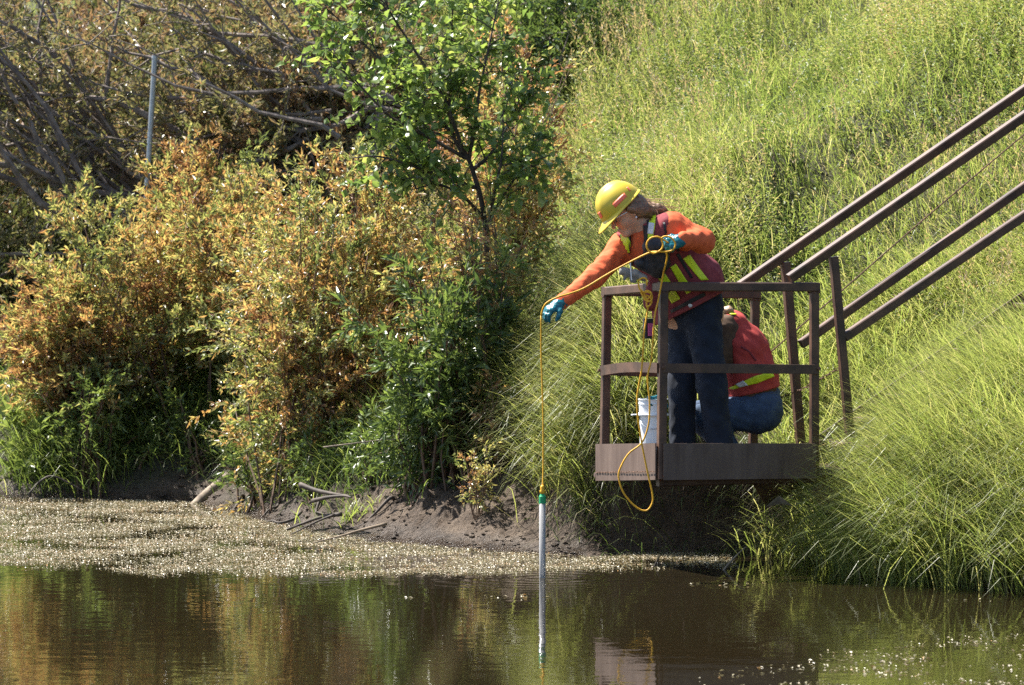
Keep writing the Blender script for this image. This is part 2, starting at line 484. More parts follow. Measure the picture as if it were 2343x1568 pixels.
def bush(name, label, cat, base, crown, radii, stems, twigs, leaves, L, W, tint, mat, wood='twig', group=None, lean=(0, 0, 0), stem_r=.009, spread=.25, gap=0.0, tw_len=.24, clump=.30, splay=.9):
    """a shrub: arching stems from the base, twigs off them, leaves along the twigs"""
    base, crown, radii = (np.asarray(a, float) for a in (base, crown, radii))
    base[2] = gz(base[0], base[1], False)
    root = thing(name, label, cat, base, group)
    lv, wd = Leaves(), MB()
    for i in range(stems):
        b0 = base+np.array((RNG.normal(0, spread*radii[0]), RNG.normal(0, spread*radii[1]), 0))
        b0[2] = float(gz(b0[0], b0[1], False))-.03
        dv = rand_dirs(1)[0]*RNG.uniform(.55, 1)**.5
        end = crown+dv*radii*(RNG.uniform(.8, 1.38) if i % 3 == 0 else RNG.uniform(.75, 1.0))
        if end[2] < b0[2]+.05: end[2] = b0[2]+RNG.uniform(.05, .3)
        mid = (b0+end)/2+np.array((0, 0, .22*np.linalg.norm(end-b0)))+np.asarray(lean)*RNG.uniform(.3, 1)
        tt = np.linspace(0, 1, 7)
        pts = bezier(b0, mid, end, tt)
        pts[1:-1] += RNG.normal(0, .012, (5, 3))
        wd.tube(pts, np.linspace(stem_r*RNG.uniform(.7, 1.3), .0018, 7), 4)
        stint = tint[0]+RNG.normal(0, clump)
        for j in range(twigs):
            u = RNG.uniform(.3, 1)
            k = min(int(u*6), 5)
            q = pts[k]+(pts[k+1]-pts[k])*(u*6-k)
            d = norm((q-crown)/radii*.7+rand_dirs(1, .25)[0]+norm(pts[k+1]-pts[k])*.5)
            ln = tw_len*RNG.uniform(.5, 1.3)
            tip = q+d*ln+np.array((0, 0, -.12*ln))
            if j % 2 == 0: wd.tube(np.stack((q, (q+tip)/2+d*.0, tip)), (.0022, .0018, .001), 4, False) if False else wd.add([q+(.0018, 0, 0), q-(.0018, 0, 0), tip], {3: [(0, 1, 2)]})
            nl = max(3, int(leaves*RNG.uniform(.6, 1.3)))
            f = RNG.uniform(.1, 1.05, nl)[:, None]
            pp = q+(tip-q)*f+RNG.normal(0, .006, (nl, 3))
            dd = d+splay*rand_dirs(nl)+np.array((0, 0, .05))
            nn = rand_dirs(nl, .7)
            lv.add(pp, dd, nn, L*RNG.uniform(.45, 1.35, nl), W*RNG.uniform(.7, 1.2, nl), stint+RNG.normal(0, tint[1], nl)+.10*(1-f[:, 0]))
    wd.build('stems', M[wood], root)
    fo = lv.build('foliage', M[mat], root, base[1] > 5.5)
    fo['kind'] = 'stuff'
    return root

# ------------------------------------------------------------------ steel platform
FL, U2 = np.array((.818, 0.)), np.array((.94, .342))
V2 = np.array((-.342, .94))
FR, BL = FL+U2*.9, FL+V2*.94
BR = BL+U2*.9
def along(px, py, base, d):
    """the point seen at that pixel on the upright plane through base along d"""
    r = ray(px, py)
    # camera + t*r on base + s*d
    A = np.array(((r[0], -d[0]), (r[1], -d[1])))
    t_, s_ = np.linalg.solve(A, np.array((base[0], base[1]+CAM_D)))
    return np.array((0, -CAM_D, CAM_H))+t_*r

plat = thing('steel_platform', 'brown steel sampling platform with guard rails hanging out over the water', 'platform', (*FL, .5))
DECK = P(1515, 1082, 0)[2]
def beam_obj(name, a, b, w, h=None, mat='steel', parent=plat, up=(0, 0, 1)):
    return MB().beam(a, b, w, h, up).build(name, M[mat], parent)
def corner(px_t, y_t, px_b, y_b, Y): return P(px_t, y_t, Y), P(px_b, y_b, Y)
fl = corner(1518, 656, 1513, 1096, 0.0)
fr = corner(1863, 657, 1863, 1092, FR[1])
bl = corner(1389, 667, 1382, 1098, BL[1])
br = corner(1728, 674, 1722, 1075, BR[1])
cornerp = dict(fl=fl, fr=fr, bl=bl, br=br)
for k, (tp, bt) in cornerp.items():
    beam_obj('post', bt, tp-np.array((0, 0, .026)), .046)
def lerp(c, z): return c[1]+(c[0]-c[1])*z
UP = np.array((0, 0, .0))
for a, bb in (('fl', 'fr'), ('fl', 'bl'), ('bl', 'br')):
    A, B = cornerp[a][0], cornerp[bb][0]
    d = norm(B-A)
    beam_obj('top_rail', A-d*.026+(0, 0, 0), B+d*.026, .052 if a == 'fl' and bb == 'fr' else .050, .05)
out = np.array((-.342*0+.342, -.94, 0))*.027     # outward of the front side
outl = np.array((-.94, -.342, 0))*.027
def flat(name, a, b, h, o, th=.008, mat='steel', bow=0.0):
    a, b = a+o, b+o
    if not bow: return MB().beam(a, b, th, h, bev=.2).build(name, M[mat], plat)
    V = []; no = norm(o)*th*.5
    ts = np.linspace(0, 1, 11)
    for t_ in ts:
        c = a+(b-a)*t_+np.array((0, 0, bow*math.sin(math.pi*t_)))+o*.5*math.sin(math.pi*t_)
        V += [c-no-(0, 0, h/2), c+no-(0, 0, h/2), c+no+(0, 0, h/2), c-no+(0, 0, h/2)]
    F = [(4*i+k, 4*i+(k+1) % 4, 4*i+4+(k+1) % 4, 4*i+4+k) for i in range(10) for k in range(4)]+[(3, 2, 1, 0), (40, 41, 42, 43)]
    return MB().add(V, {4: F}).build(name, M[mat], plat)
mid_fl, mid_fr, mid_bl, mid_br = P(1513, 842, 0), P(1868, 845, FR[1]), P(1384, 849, BL[1]), P(1725, 860, BR[1])
flat('mid_rail', mid_fl, mid_fr, .052, out)
flat('mid_rail', mid_fl-outl*.2, mid_bl, .055, outl, bow=.012)
flat('mid_rail', mid_bl, mid_br, .05, -out*.4)
kt = [(P(1513, 1014, 0), P(1513, 1098, 0)), (P(1862, 1014, FR[1]), P(1862, 1094, FR[1])), (P(1376, 1016, BL[1]), P(1376, 1100, BL[1]))]
def plate(name, a, b, o, th=.007):
    (a1, a0), (b1, b0) = a, b
    n = norm(o)*th
    V = [a0+o, b0+o, b1+o, a1+o, a0+o+n, b0+o+n, b1+o+n, a1+o+n]
    return MB().add(V, {4: [(3, 2, 1, 0), (4, 5, 6, 7), (0, 1, 5, 4), (1, 2, 6, 5), (2, 3, 7, 6), (3, 0, 4, 7)]}).build(name, M['panel'], plat)
plate('kick_plate', kt[0], kt[1], out*1.05)
plate('kick_plate', kt[0], kt[2], outl*1.05)
# the weld bead and lower angle on the left face
wz = P(1513, 1079, 0)[2]
pa, pb = P(1511, 1079, 0)+outl*1.45, P(1376, 1081, BL[1])+outl*1.45
m = MB()
for i in range(22):
    q0 = pa+(pb-pa)*(i/22); q1 = pa+(pb-pa)*((i+.72)/22)
    m.beam(q0+(0, 0, .002*math.sin(i*2.3)), q1+(0, 0, .002*math.cos(i*1.7)), .004, .004)
m.build('weld_seam', M['rust'], plat)
for k_, (tp, bt) in cornerp.items():
    m = MB()
    for f in np.linspace(0, 2*math.pi, 9)[:-1]:
        c = tp-np.array((0, 0, .030))+np.array((math.cos(f), math.sin(f), 0))*.030
        m.lathe([(.001, -.004), (.005, -.002), (.006, 0), (.004, .003), (.001, .005)], c, 6)
    m.build('weld_bead', M['rust'], plat)
for q_, o_ in ((mid_fl, out), (mid_fr, out), (mid_bl, outl)):
    ax_ = np.array(Vector(norm(o_)).to_track_quat('Z', 'Y').to_matrix())
    MB().lathe([(.011, 0), (.011, .006), (.006, .008)], q_+norm(o_)*.034+np.array((0, 0, .004)), 6, ax_).build('bolt', M['rust'], plat)
# deck with an open grating look: bars across
m = MB()
for i in range(19):
    f = (i+.5)/19
    a, bb = FL+U2*.9*f, BL+U2*.9*f
    m.beam((*a, DECK-.012), (*bb, DECK-.012), .006, .022)
for i in range(12):
    f = (i+.5)/12
    a, bb = FL+V2*.94*f, FR+V2*.94*f
    m.beam((*a, DECK-.006), (*bb, DECK-.006), .006, .008)
m.build('deck_grating', M['steel'], plat)
sh = MB()
sh.add([(*c, z) for z in (DECK-.030, DECK-.025) for c in (FL, FR, BR, BL)], {4: [(3, 2, 1, 0), (4, 5, 6, 7), (0, 1, 5, 4), (1, 2, 6, 5), (2, 3, 7, 6), (3, 0, 4, 7)]})
sh.build('deck_plate', M['rust'], plat)
for f in (.12, .88):
    a = FL+V2*.94*f
    beam_obj('joist', (*(a+U2*.02), DECK-.056), (*(a+U2*1.6), DECK-.056), .05, .05)
pp = P(1360, 1087, .93)
MB().tube([pp, pp+np.array((.02, .007, 0)), pp+np.array((.9*.94, .9*.342, 0))], (.013, .018, .018), 12).build('pipe', M['panel'], plat)

# ------------------------------------------------------------------ stairs
stair = thing('steel_staircase', 'brown steel stair rails climbing the grassy slope to the right of the platform', 'staircase', (*FR, .5))
def rail(name, base, pa, pb, ext, w, h):
    a, bb = along(*pa, base, U2), along(*pb, base, U2)
    e = bb+(bb-a)*ext
    return a, e, beam_obj(name, a, e, w, h, parent=stair, up=(-.05, -.16, .98) if name == 'handrail' else (0, -.03, 1))
nA = FL+V2*.0
A0, A1, _ = rail('handrail', BL, (1693, 655), (2343, 206), 1.0, .046, .050)
B0, B1, _ = rail('handrail', FL, (1806, 638), (2343, 266), 1.0, .046, .050)
C0, C1, _ = rail('mid_rail', BL, (1832, 788), (2343, 428), 1.0, .045, .05)
D0, D1, _ = rail('mid_rail', FL, (1932, 772), (2343, 494), 1.0, .045, .05)
beam_obj('post', along(1834, 1040, BL, U2), along(1797, 600, BL, U2), .05, parent=stair)
beam_obj('post', along(1946, 1010, FL, U2), along(1907, 588, FL, U2), .046, parent=stair)
for f in (.62, .95):
    for (a, e) in ((A0, A1), (B0, B1)):
        q = a+(e-a)*f
        beam_obj('post', (q[0]+.05, q[1], q[2]-1.25), q-np.array((0, 0, .03)), .046, parent=stair)
sd_ = norm(B1-B0)
for base in (FL+V2*.04, BL-V2*.04):
    s0 = np.array((*(base+U2*.95), DECK-.20)); s1 = s0+(B1-B0)*1.02
    beam_obj('stringer', s0, s1, .012, .18, parent=stair)
tread = None
for i in range(13):
    c = np.array((*(FL+V2*.47+U2*1.0), DECK-.16))+(B1-B0)*((i+1)/14)
    a, bb = c+np.array((*V2, 0))*.42, c-np.array((*V2, 0))*.42
    if tread is None:
        m = MB(); m.beam(np.array((*V2, 0))*.42, -np.array((*V2, 0))*.42, .2, .03)
        tread = m.build('tread', M['steel'], stair); tread.location = c; tread.matrix_parent_inverse = Matrix.Translation(stair.location).inverted()
    else:
        o = tread.copy(); COL.objects.link(o); o.location = c
# thin wire strung beside the stairs
wire = MB().tube(smooth_path([along(1700, 862, BL, U2)+(0, .06, 0), along(1900, 690, BL, U2)+(0, .06, 0), along(2130, 490, BL, U2)+(0, .06, 0), along(2400, 262, BL, U2)+(0, .06, 0)]), .0045, 6).build('guide_wire', M['rust'])
tag(wire, 'thin rusty wire strung diagonally up the slope between the stair rails', 'wire')
# chain hung across the stair opening
chain = thing('safety_chain', 'rusty chain sagging across the stair opening behind the crouching person', 'chain', P(1780, 912, .9))
ch = smooth_path([P(1774, 914, .95), P(1830, 893, .7), P(1880, 866, .5), P(1938, 832, .38)], 9)
lk = None
for i in range(24):
    f = i/24*(len(ch)-1); k = int(f); q = ch[k]+(ch[min(k+1, len(ch)-1)]-ch[k])*(f-k)
    d = Vector(ch[min(k+1, len(ch)-1)]-ch[max(k-1, 0)]).normalized()
    if lk is None:
        ring = [(.0125*math.cos(a)*1.25, .007*math.sin(a), 0) for a in np.linspace(0, 2*math.pi, 13)]
        lk = MB().tube(ring, .0024, 5, False).build('chain_link', M['rust'], chain)
        o = lk
    else:
        o = lk.copy(); COL.objects.link(o)
    o.rotation_euler = (d.to_track_quat('X', 'Z') @ Matrix.Rotation(math.pi/2*(i % 2), 3, 'X').to_quaternion()).to_euler()
    o.location = q

# ------------------------------------------------------------------ meadow on the slope
def scatter(n, x0, x1, y0, y1, smin, smax=99, dens=None, m=.12):
    x = RNG.uniform(x0, x1, n); y = RNG.uniform(y0, y1, n)
    s = shore_dist(x, y)
    ok = (s > smin) & (s < smax)
    if dens is not None: ok &= RNG.uniform(0, 1, n) < dens(x, y, s)
    x, y = x[ok], y[ok]
    z = gz(x, y)
    v = in_view(x, y, z+.2, m)
    return np.stack((x[v], y[v], z[v]), -1), s[ok][v]

DOWN = math.atan2(-.54, -.84)
def grassd(x, y, s):
    # thinner under the thickets to the left
    return np.where(x < -.35-.16*(y-2), .18, 1.0)*(.78+.22*np.clip(wob(x, y, 1.7, 21)+.6, 0, 1))
p, s = scatter(480000, -5.5, 6.0, -1.5, 24, .95, dens=lambda x, y, s: grassd(x, y, s)*np.where(y > 9, .7, 1)*np.clip((s-.75)/.5, .0, 1))
k = len(p)
tint = .46+.22*wob(p[:, 0], p[:, 1], 1.1, 31)+RNG.normal(0, .2, k)
tint = np.where(RNG.uniform(0, 1, k) < .07, .95, tint)
g = blades('slope_grass', p, DOWN+RNG.normal(0, .9, k), RNG.uniform(.8, 1.5, k), RNG.gamma(2.4, .55, k), RNG.uniform(.12, .36, k)*(1+.35*wob(p[:, 0], p[:, 1], 2, 33)), RNG.uniform(.0035, .0075, k), tint, M['grass'], n=3)
tag(g, 'bright yellow green meadow grass covering the slope behind the platform', 'grass', kind='stuff')
print('slope blades', k)

# leafy meadow plants among the grass
def forbs(name, pts, h0, h1, per, L, W, tint, mat, label, lean=.25):
    k = len(pts)
    lv, st = Leaves(), []
    H = RNG.uniform(h0, h1, k)
    d = norm(np.stack((RNG.normal(-.12, lean, k), RNG.normal(-.08, lean, k), np.ones(k)), -1))
    for j in range(per):
        f = (j+.6)/per
        a = RNG.uniform(0, 6.283, k)
        q = pts+d*(H*f)[:, None]
        dd = np.stack((np.cos(a), np.sin(a), RNG.uniform(-.1, .9, k)), -1)
        lv.add(q, dd, np.stack((-np.cos(a)*.5+RNG.normal(0, .3, k), -np.sin(a)*.5+RNG.normal(0, .3, k), np.ones(k)), -1), L*RNG.uniform(.6, 1.2, k)*(1.15-.5*f), W*RNG.uniform(.8, 1.2, k)*(1.1-.4*f), tint+.1*f)
    o = lv.build(name, M[mat], None, name == 'meadow_forbs'); tag(o, label, 'meadow plants', kind='stuff')
    return o
p, s = scatter(115000, -4, 6, .5, 24, 1.35, dens=lambda x, y, s: np.clip(wob(x, y, 1.5, 41)*1.1+.38, 0.05, 1)*np.where(x < -.3-.15*(y-2), .25, 1))
forbs('meadow_forbs', p, .18, .45, 13, .040, .015, .46+.34*wob(p[:, 0], p[:, 1], 1.6, 43)+RNG.normal(0, .2, len(p)), 'forb', 'small leafy wild plants growing through the slope grass')
print('forbs', len(p))
p, s = scatter(13000, -3, 6, .7, 24, 1.35, dens=lambda x, y, s: np.clip(wob(x, y, 2.2, 91)*1.2-.05, 0.0, 1)*np.where(x < -.3-.15*(y-2), .3, 1))
forbs('meadow_weeds', p, .20, .50, 14, .062, .026, .22+.2*wob(p[:, 0], p[:, 1], 3, 93)+RNG.normal(0, .15, len(p)), 'forb', 'patches of taller broad leaved weeds standing in the slope grass')
# reddish brown seed heads over the grass
p, s = scatter(20000, -1, 6, .8, 20, 1.3, dens=lambda x, y, s: np.clip(wob(x, y, 1.2, 47)*1.1+.1, 0, 1))
lv = Leaves(); k = len(p)
hh = RNG.uniform(.42, .68, k); dv = norm(np.stack((RNG.normal(-.2, .2, k), RNG.normal(-.1, .2, k), np.ones(k)), -1))
for j in range(9):
    q = p+dv*(hh*(.8+.035*j))[:, None]
    lv.add(q, dv+.8*rand_dirs(k), rand_dirs(k), .034, .008, RNG.uniform(.8, 1, k))
lv.add(p, dv, rand_dirs(k), hh*1.05, .0028, .6)
tag(lv.build('seed_heads', M['forb']), 'fine brownish seed heads standing above the slope grass', 'seed heads', kind='stuff')

# long arching grass overhanging the water on the right and beside the platform
def tussocks(name, cs, label, per=420, L=(.45, .85), bend=(.9, 2.3), head=DOWN, hs=.75, W=(.004, .008), tint=(.42, .16), rad=.13, e=(.9, 1.45), n=4, mat='grass', kind='stuff', cat='grass'):
    cs = np.asarray(cs, float)
    p = np.repeat(cs, per, 0); k = len(p)
    r = RNG.normal(0, rad, (k, 2)); p[:, :2] += r
    p[:, 2] = np.maximum(gz(p[:, 0], p[:, 1]), -.03)-.01
    p = p[in_view(p[:, 0], p[:, 1], p[:, 2]+.3, .16)]; k0, k = k, len(p)
    az = head+RNG.normal(0, hs, k)
    ct = tint[0]+tint[1]*wob(p[:, 0], p[:, 1], 7, 77)
    o = blades(name, p, az, RNG.uniform(*e, k), RNG.uniform(*bend, k), RNG.uniform(*L, k), RNG.uniform(*W, k), ct+RNG.normal(0, tint[1], k), M[mat], n=n)
    return tag(o, label, cat, kind=kind)
q = []
for i in range(900):
    x, y = RNG.uniform(1.5, 5.0), RNG.uniform(-4.0, 2.4)
    s = float(shore_dist(np.array(x), np.array(y)))
    # keep clear of the stairs and the platform
    a = (np.array((x, y))-FL) @ V2
    u = (np.array((x, y))-FL) @ U2
    if .02 < s < 1.25 and not (-.12 < a < 1.0 and u < 1.15) and a < .35 and x > 2.05-.1*(y < -.5): q.append((x, y, 0))
print('right tussocks', len(q))
tussocks('overhanging_grass', q[:170], 'long bright grass arching over the water at the right of the platform', per=250, L=(.48, .98), bend=(.7, 2.3), e=(1.0, 1.52), tint=(.55, .17))
q = []
for i in range(900):
    x, y = RNG.uniform(-.25, .95), RNG.uniform(1.4, 3.6)
    s = float(shore_dist(np.array(x), np.array(y)))
    if (.98 if x < .36 else .36) < s < 1.9 and x < 1.05 and y > 1.62 and (x > .0-.12*(y-1.8)): q.append((x, y, 0))
tussocks('hanging_grass', q[:80], 'pale green hanging grass beside the platform above the mud', per=260, L=(.35, .75), bend=(.9, 2.4), hs=.6, tint=(.64, .16))
q = []
for i in range(700):
    x, y = RNG.uniform(.0, 1.25), RNG.uniform(2.5, 5.2)
    if float(shore_dist(np.array(x), np.array(y))) > 1.2 and x > .12-.1*(y-2.5): q.append((x, y, 0))
tussocks('pale_grass', q[:110], 'grass tinted pale for sunlight on the slope behind the person leaning over the rail', per=110, L=(.2, .5), bend=(.8, 2.3), hs=1.0, tint=(.66, .17))  # pale tint stands in for sun where alder and herbs shade the slope
q = []
for i in range(1500):
    x, y = RNG.uniform(1.6, 4.5), RNG.uniform(.3, 3.2)
    a = (np.array((x, y))-FL) @ V2
    u = (np.array((x, y))-FL) @ U2
    if (a > 1.05 or (-.5 < a < .95 and u > 1.20)) and in_view(x, y, 1.2, .15): q.append((x, y, 0))
tussocks('stairside_grass', q[:190], 'sunlit pale grass growing thickly beneath and beside the stair rails', per=150, L=(.3, .62), bend=(.8, 2.2), hs=.9, tint=(.56, .17))
# dark grass at the foot of the bushes
q = []
for i in range(2600):
    x, y = RNG.uniform(-3.6, .25), RNG.uniform(1.7, 9)
    s = float(shore_dist(np.array(x), np.array(y)))
    if np.interp(x, [-3.6, -1.6, -1, -.5, 0], [.38, .36, .28, .62, 1.0]) < s < 1.7: q.append((x, y, 0))
tussocks('bank_grass', q[:230], 'loose grass at the foot of the bushes along the muddy bank', per=70, L=(.2, .5), bend=(.8, 2.4), hs=1.0, tint=(.25, .16), W=(.004, .009))
q = [(*on_ground(px, py)[:2], 0) for px, py in [(110, 1050), (160, 1040), (210, 1060), (250, 1020), (140, 1000), (200, 980), (90, 1090), (235, 1075), (180, 1085), (120, 970)]]
tussocks('green_tussock', q, 'fresh green grass tussock at the left shore under the orange willow', per=230, L=(.2, .5), bend=(.6, 2.2), tint=(.30, .12), cat='grass')
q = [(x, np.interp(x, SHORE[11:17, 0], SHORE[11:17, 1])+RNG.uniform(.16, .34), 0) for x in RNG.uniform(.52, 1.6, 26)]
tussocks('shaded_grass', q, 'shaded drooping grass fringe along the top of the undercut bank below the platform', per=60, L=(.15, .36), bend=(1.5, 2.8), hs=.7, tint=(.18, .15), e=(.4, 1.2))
q = [(*on_ground(px, py)[:2], 0) for px, py in zip(RNG.uniform(440, 560, 34), RNG.uniform(560, 960, 34))]
q = [(a, min(b, 7.2), 0) for a, b, _ in q]
tussocks('gap_grass', q, 'pale green tall grass in the gap between the two large orange willows', per=110, L=(.25, .6), bend=(.6, 2.0), hs=1.2, tint=(.5, .18), rad=.10)
# roots and dead grass hanging from the undercut bank below the platform
k = 1300
t_ = RNG.uniform(0, 1, k)
x = .5+t_*1.2; y = np.interp(x, SHORE[11:17, 0], SHORE[11:17, 1])+RNG.uniform(.08, .30, k)
p = np.stack((x, y, gz(x, y)+.02), -1)
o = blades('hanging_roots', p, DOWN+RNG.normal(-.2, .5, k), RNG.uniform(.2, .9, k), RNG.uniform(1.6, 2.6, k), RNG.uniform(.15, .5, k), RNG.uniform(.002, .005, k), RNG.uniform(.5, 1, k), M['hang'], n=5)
tag(o, 'tangled roots and dead grass hanging down the dark bank under the platform', 'roots', kind='stuff')

# ------------------------------------------------------------------ bushes and trees
def px_bush(name, label, cat, cpx, Y, rpx, ry, bpx, **kw):
    sc = (1+Y/CAM_D)/420
    c = P(*cpx, Y); b = P(bpx, 1000, Y)
    return bush(name, label, cat, (b[0], Y+kw.pop('by', -.1), 0), c, (rpx[0]*sc, ry, rpx[1]*sc), **kw)

G_W = 'willow bushes on the bank'
px_bush('willow_bush', 'rounded orange and yellow willow bush at the far left of the bank', 'bush', (245, 720), 7.0, (260, 330), .8, 300,
        stems=92, twigs=13, leaves=23, L=.052, W=.017, tint=(.34, .24), mat='willow', group=G_W)
px_bush('willow_bush', 'large orange tinged willow bush in the middle of the bank between two bushes', 'bush', (700, 770), 4.7, (265, 350), .75, 740,
        stems=104, twigs=13, leaves=24, L=.050, W=.016, tint=(.38, .24), mat='willow', group=G_W)
px_bush('willow_bush', 'tall rust coloured willow bush rising behind the middle bush beside the alder', 'bush', (800, 560), 5.4, (230, 250), .6, 860,
        stems=84, twigs=12, leaves=23, L=.050, W=.016, tint=(.46, .22), mat='willow', group=G_W)
px_bush('willow_bush', 'thin upright willow with sparse yellow leaves behind the far left bush', 'bush', (430, 480), 7.6, (140, 150), .5, 440,
        stems=55, twigs=12, leaves=22, L=.05, W=.017, tint=(.55, .2), mat='willow', group=G_W)
px_bush('willow_bush', 'orange willow standing to the right of the green alder on the slope', 'bush', (1180, 290), 4.9, (140, 220), .5, 1140,
        stems=48, twigs=12, leaves=22, L=.05, W=.016, tint=(.52, .2), mat='willow', group=G_W)
px_bush('willow_bush', 'loose orange and green willow growing round the foot of the alder', 'bush', (1085, 540), 3.3, (150, 130), .35, 1090,
        stems=22, twigs=10, leaves=18, L=.05, W=.017, tint=(.45, .24), mat='willow', group=G_W)
px_bush('willow_bush', 'yellow green willow low in the gap behind the two large orange bushes', 'bush', (560, 560), 6.6, (170, 190), .5, 580,
        stems=70, twigs=12, leaves=24, L=.05, W=.017, tint=(.36, .24), mat='willow', group=G_W)
px_bush('willow_bush', 'small low orange willow leaning out over the left water edge', 'bush', (120, 760), 6.8, (120, 150), .4, 170,
        stems=46, twigs=12, leaves=24, L=.05, W=.017, tint=(.5, .24), mat='willow', group=G_W)
for lab, cx, cy, Y, tn in (('low leafy weeds under the left willow above the dark soil', 330, 1010, 6.5, .5), ('leafy weeds in the gap between the two big willows', 470, 960, 6.3, .55),
                           ('low olive weeds under the left side of the middle willow', 600, 1030, 4.8, .35), ('leafy weeds beneath the centre of the middle willow', 740, 1050, 4.1, .4),
                           ('shaded weeds at the right foot of the middle willow', 870, 1030, 3.5, .3), ('green leafy weeds on the left shore in front of the left willow', 200, 930, 6.3, .7),
                           ('fresh weeds at the right of the dark herbs above the mud', 1120, 960, 2.7, .6)):
    px_bush('leafy_weed', lab, 'plant', (cx, cy), Y, (95, 75), .25, cx, stems=20, twigs=7, leaves=10, L=.055, W=.017, tint=(tn, .2), mat='herb', clump=.15, tw_len=.14, group='weeds under the willows')
px_bush('yellow_sapling', 'small straw coloured sapling drooping over the mud left of the rope', 'shrub', (1088, 1040), 2.15, (42, 55), .10, 1092, by=0,
        stems=9, twigs=7, leaves=12, L=.032, W=.010, tint=(.62, .12), mat='willow', stem_r=.004, tw_len=.09)
px_bush('yellow_sapling', 'thin sapling with tan leaves beneath the outstretched arm', 'shrub', (1140, 925), 2.5, (65, 60), .12, 1120, by=0,
        stems=9, twigs=7, leaves=9, L=.045, W=.014, tint=(.66, .12), mat='willow', stem_r=.004, tw_len=.13)
# dark green herbs between willow and platform
px_bush('leafy_herb', 'dark green leafy plant clump between the orange willow and the hanging grass', 'plant', (1010, 730), 2.9, (175, 165), .42, 1010,
        stems=46, twigs=9, leaves=15, L=.085, W=.024, tint=(.38, .2), mat='herb', wood='twig', clump=.15, tw_len=.17)
px_bush('leafy_herb', 'shaded dark green plant low on the bank below the tall herb clump', 'plant', (960, 950), 2.9, (130, 90), .3, 980,
        stems=24, twigs=8, leaves=11, L=.08, W=.020, tint=(.30, .2), mat='herb', clump=.15, tw_len=.16)
px_bush('leafy_herb', 'green nettle like growth behind the reaching arm at the edge of the grass', 'plant', (1190, 640), 3.6, (130, 130), .4, 1190,
        stems=12, twigs=8, leaves=11, L=.07, W=.018, tint=(.8, .2), mat='herb', clump=.2, tw_len=.18)
px_bush('leafy_herb', 'pale broad leaved weeds at the water edge in the far left corner', 'plant', (70, 1085), 6.5, (70, 50), .2, 70, by=0,
        stems=12, twigs=5, leaves=7, L=.10, W=.05, tint=(.95, .1), mat='herb', clump=.08, tw_len=.1)

# background thickets on the far slope
G_T = 'thickets behind the willows'
for label, c, Y, r, ry, st, tw, lf, tn, mt in [
    ('olive thicket standing right of the grey metal post', (560, 330), 11.5, (230, 200), .9, 70, 11, 20, (.40, .2), 'olive'),
    ('brownish thicket filling the top left corner behind leaning branches', (120, 130), 13.5, (260, 210), 1.0, 80, 11, 20, (.62, .2), 'olive'),
    ('dull thicket left of the grey metal post', (190, 390), 11.8, (230, 160), .9, 64, 11, 18, (.45, .2), 'olive'),
    ('grey brown thicket at the top between the corner and the alder', (500, 70), 15.5, (250, 150), 1.0, 70, 10, 20, (.58, .2), 'olive'),
    ('olive brown thicket behind the crown of the alder', (780, 150), 14.0, (200, 230), 1.0, 70, 11, 20, (.55, .22), 'olive'),
    ('shaded green thicket at the left edge beside the fallen pole', (60, 580), 9.4, (160, 170), .6, 44, 10, 18, (.10, .12), 'olive'),
    ('brown twiggy thicket between the metal post and the alder', (680, 330), 10.5, (170, 170), .7, 60, 11, 18, (.6, .2), 'olive'),
    ('olive thicket along the top edge left of the alder', (720, 40), 16.5, (330, 170), 1.2, 80, 11, 20, (.5, .25), 'olive'),
    ('olive thicket low behind the thin yellow willow', (380, 320), 13.0, (200, 190), .8, 60, 11, 20, (.35, .2), 'olive'),
    ('grey twiggy thicket at the top left behind the leaning stems', (330, 190), 17.0, (260, 200), 1.2, 80, 11, 20, (.5, .25), 'olive'),
    ('dense olive thicket between the alder crown and the top left stems', (620, 190), 15.0, (240, 160), 1.0, 80, 11, 20, (.42, .25), 'olive'),
    ('brownish olive thicket cut by the left edge of the frame above the fallen pole', (-130, 330), 11.0, (230, 190), 1.0, 60, 11, 18, (.5, .2), 'olive'),
    ('grey olive thicket cut by the left edge at the water level', (-150, 720), 8.6, (190, 240), .8, 55, 11, 18, (.3, .2), 'olive'),
    ('dark green shrubs along the top edge right of the alder', (1290, 60), 13.0, (280, 110), .9, 60, 10, 20, (.30, .2), 'herb'),
]:
    Y = min(Y, on_ground(c[0], min(c[1]+r[1]*.75, 560))[1]-.15)
    print('thicket', c, round(Y, 1))
    px_bush('thicket', label, 'thicket', c, Y, r, ry, c[0], stems=st, twigs=tw, leaves=lf, L=.066, W=.024, tint=tn, mat=mt, wood='bark', group=G_T, stem_r=.012, tw_len=.32)

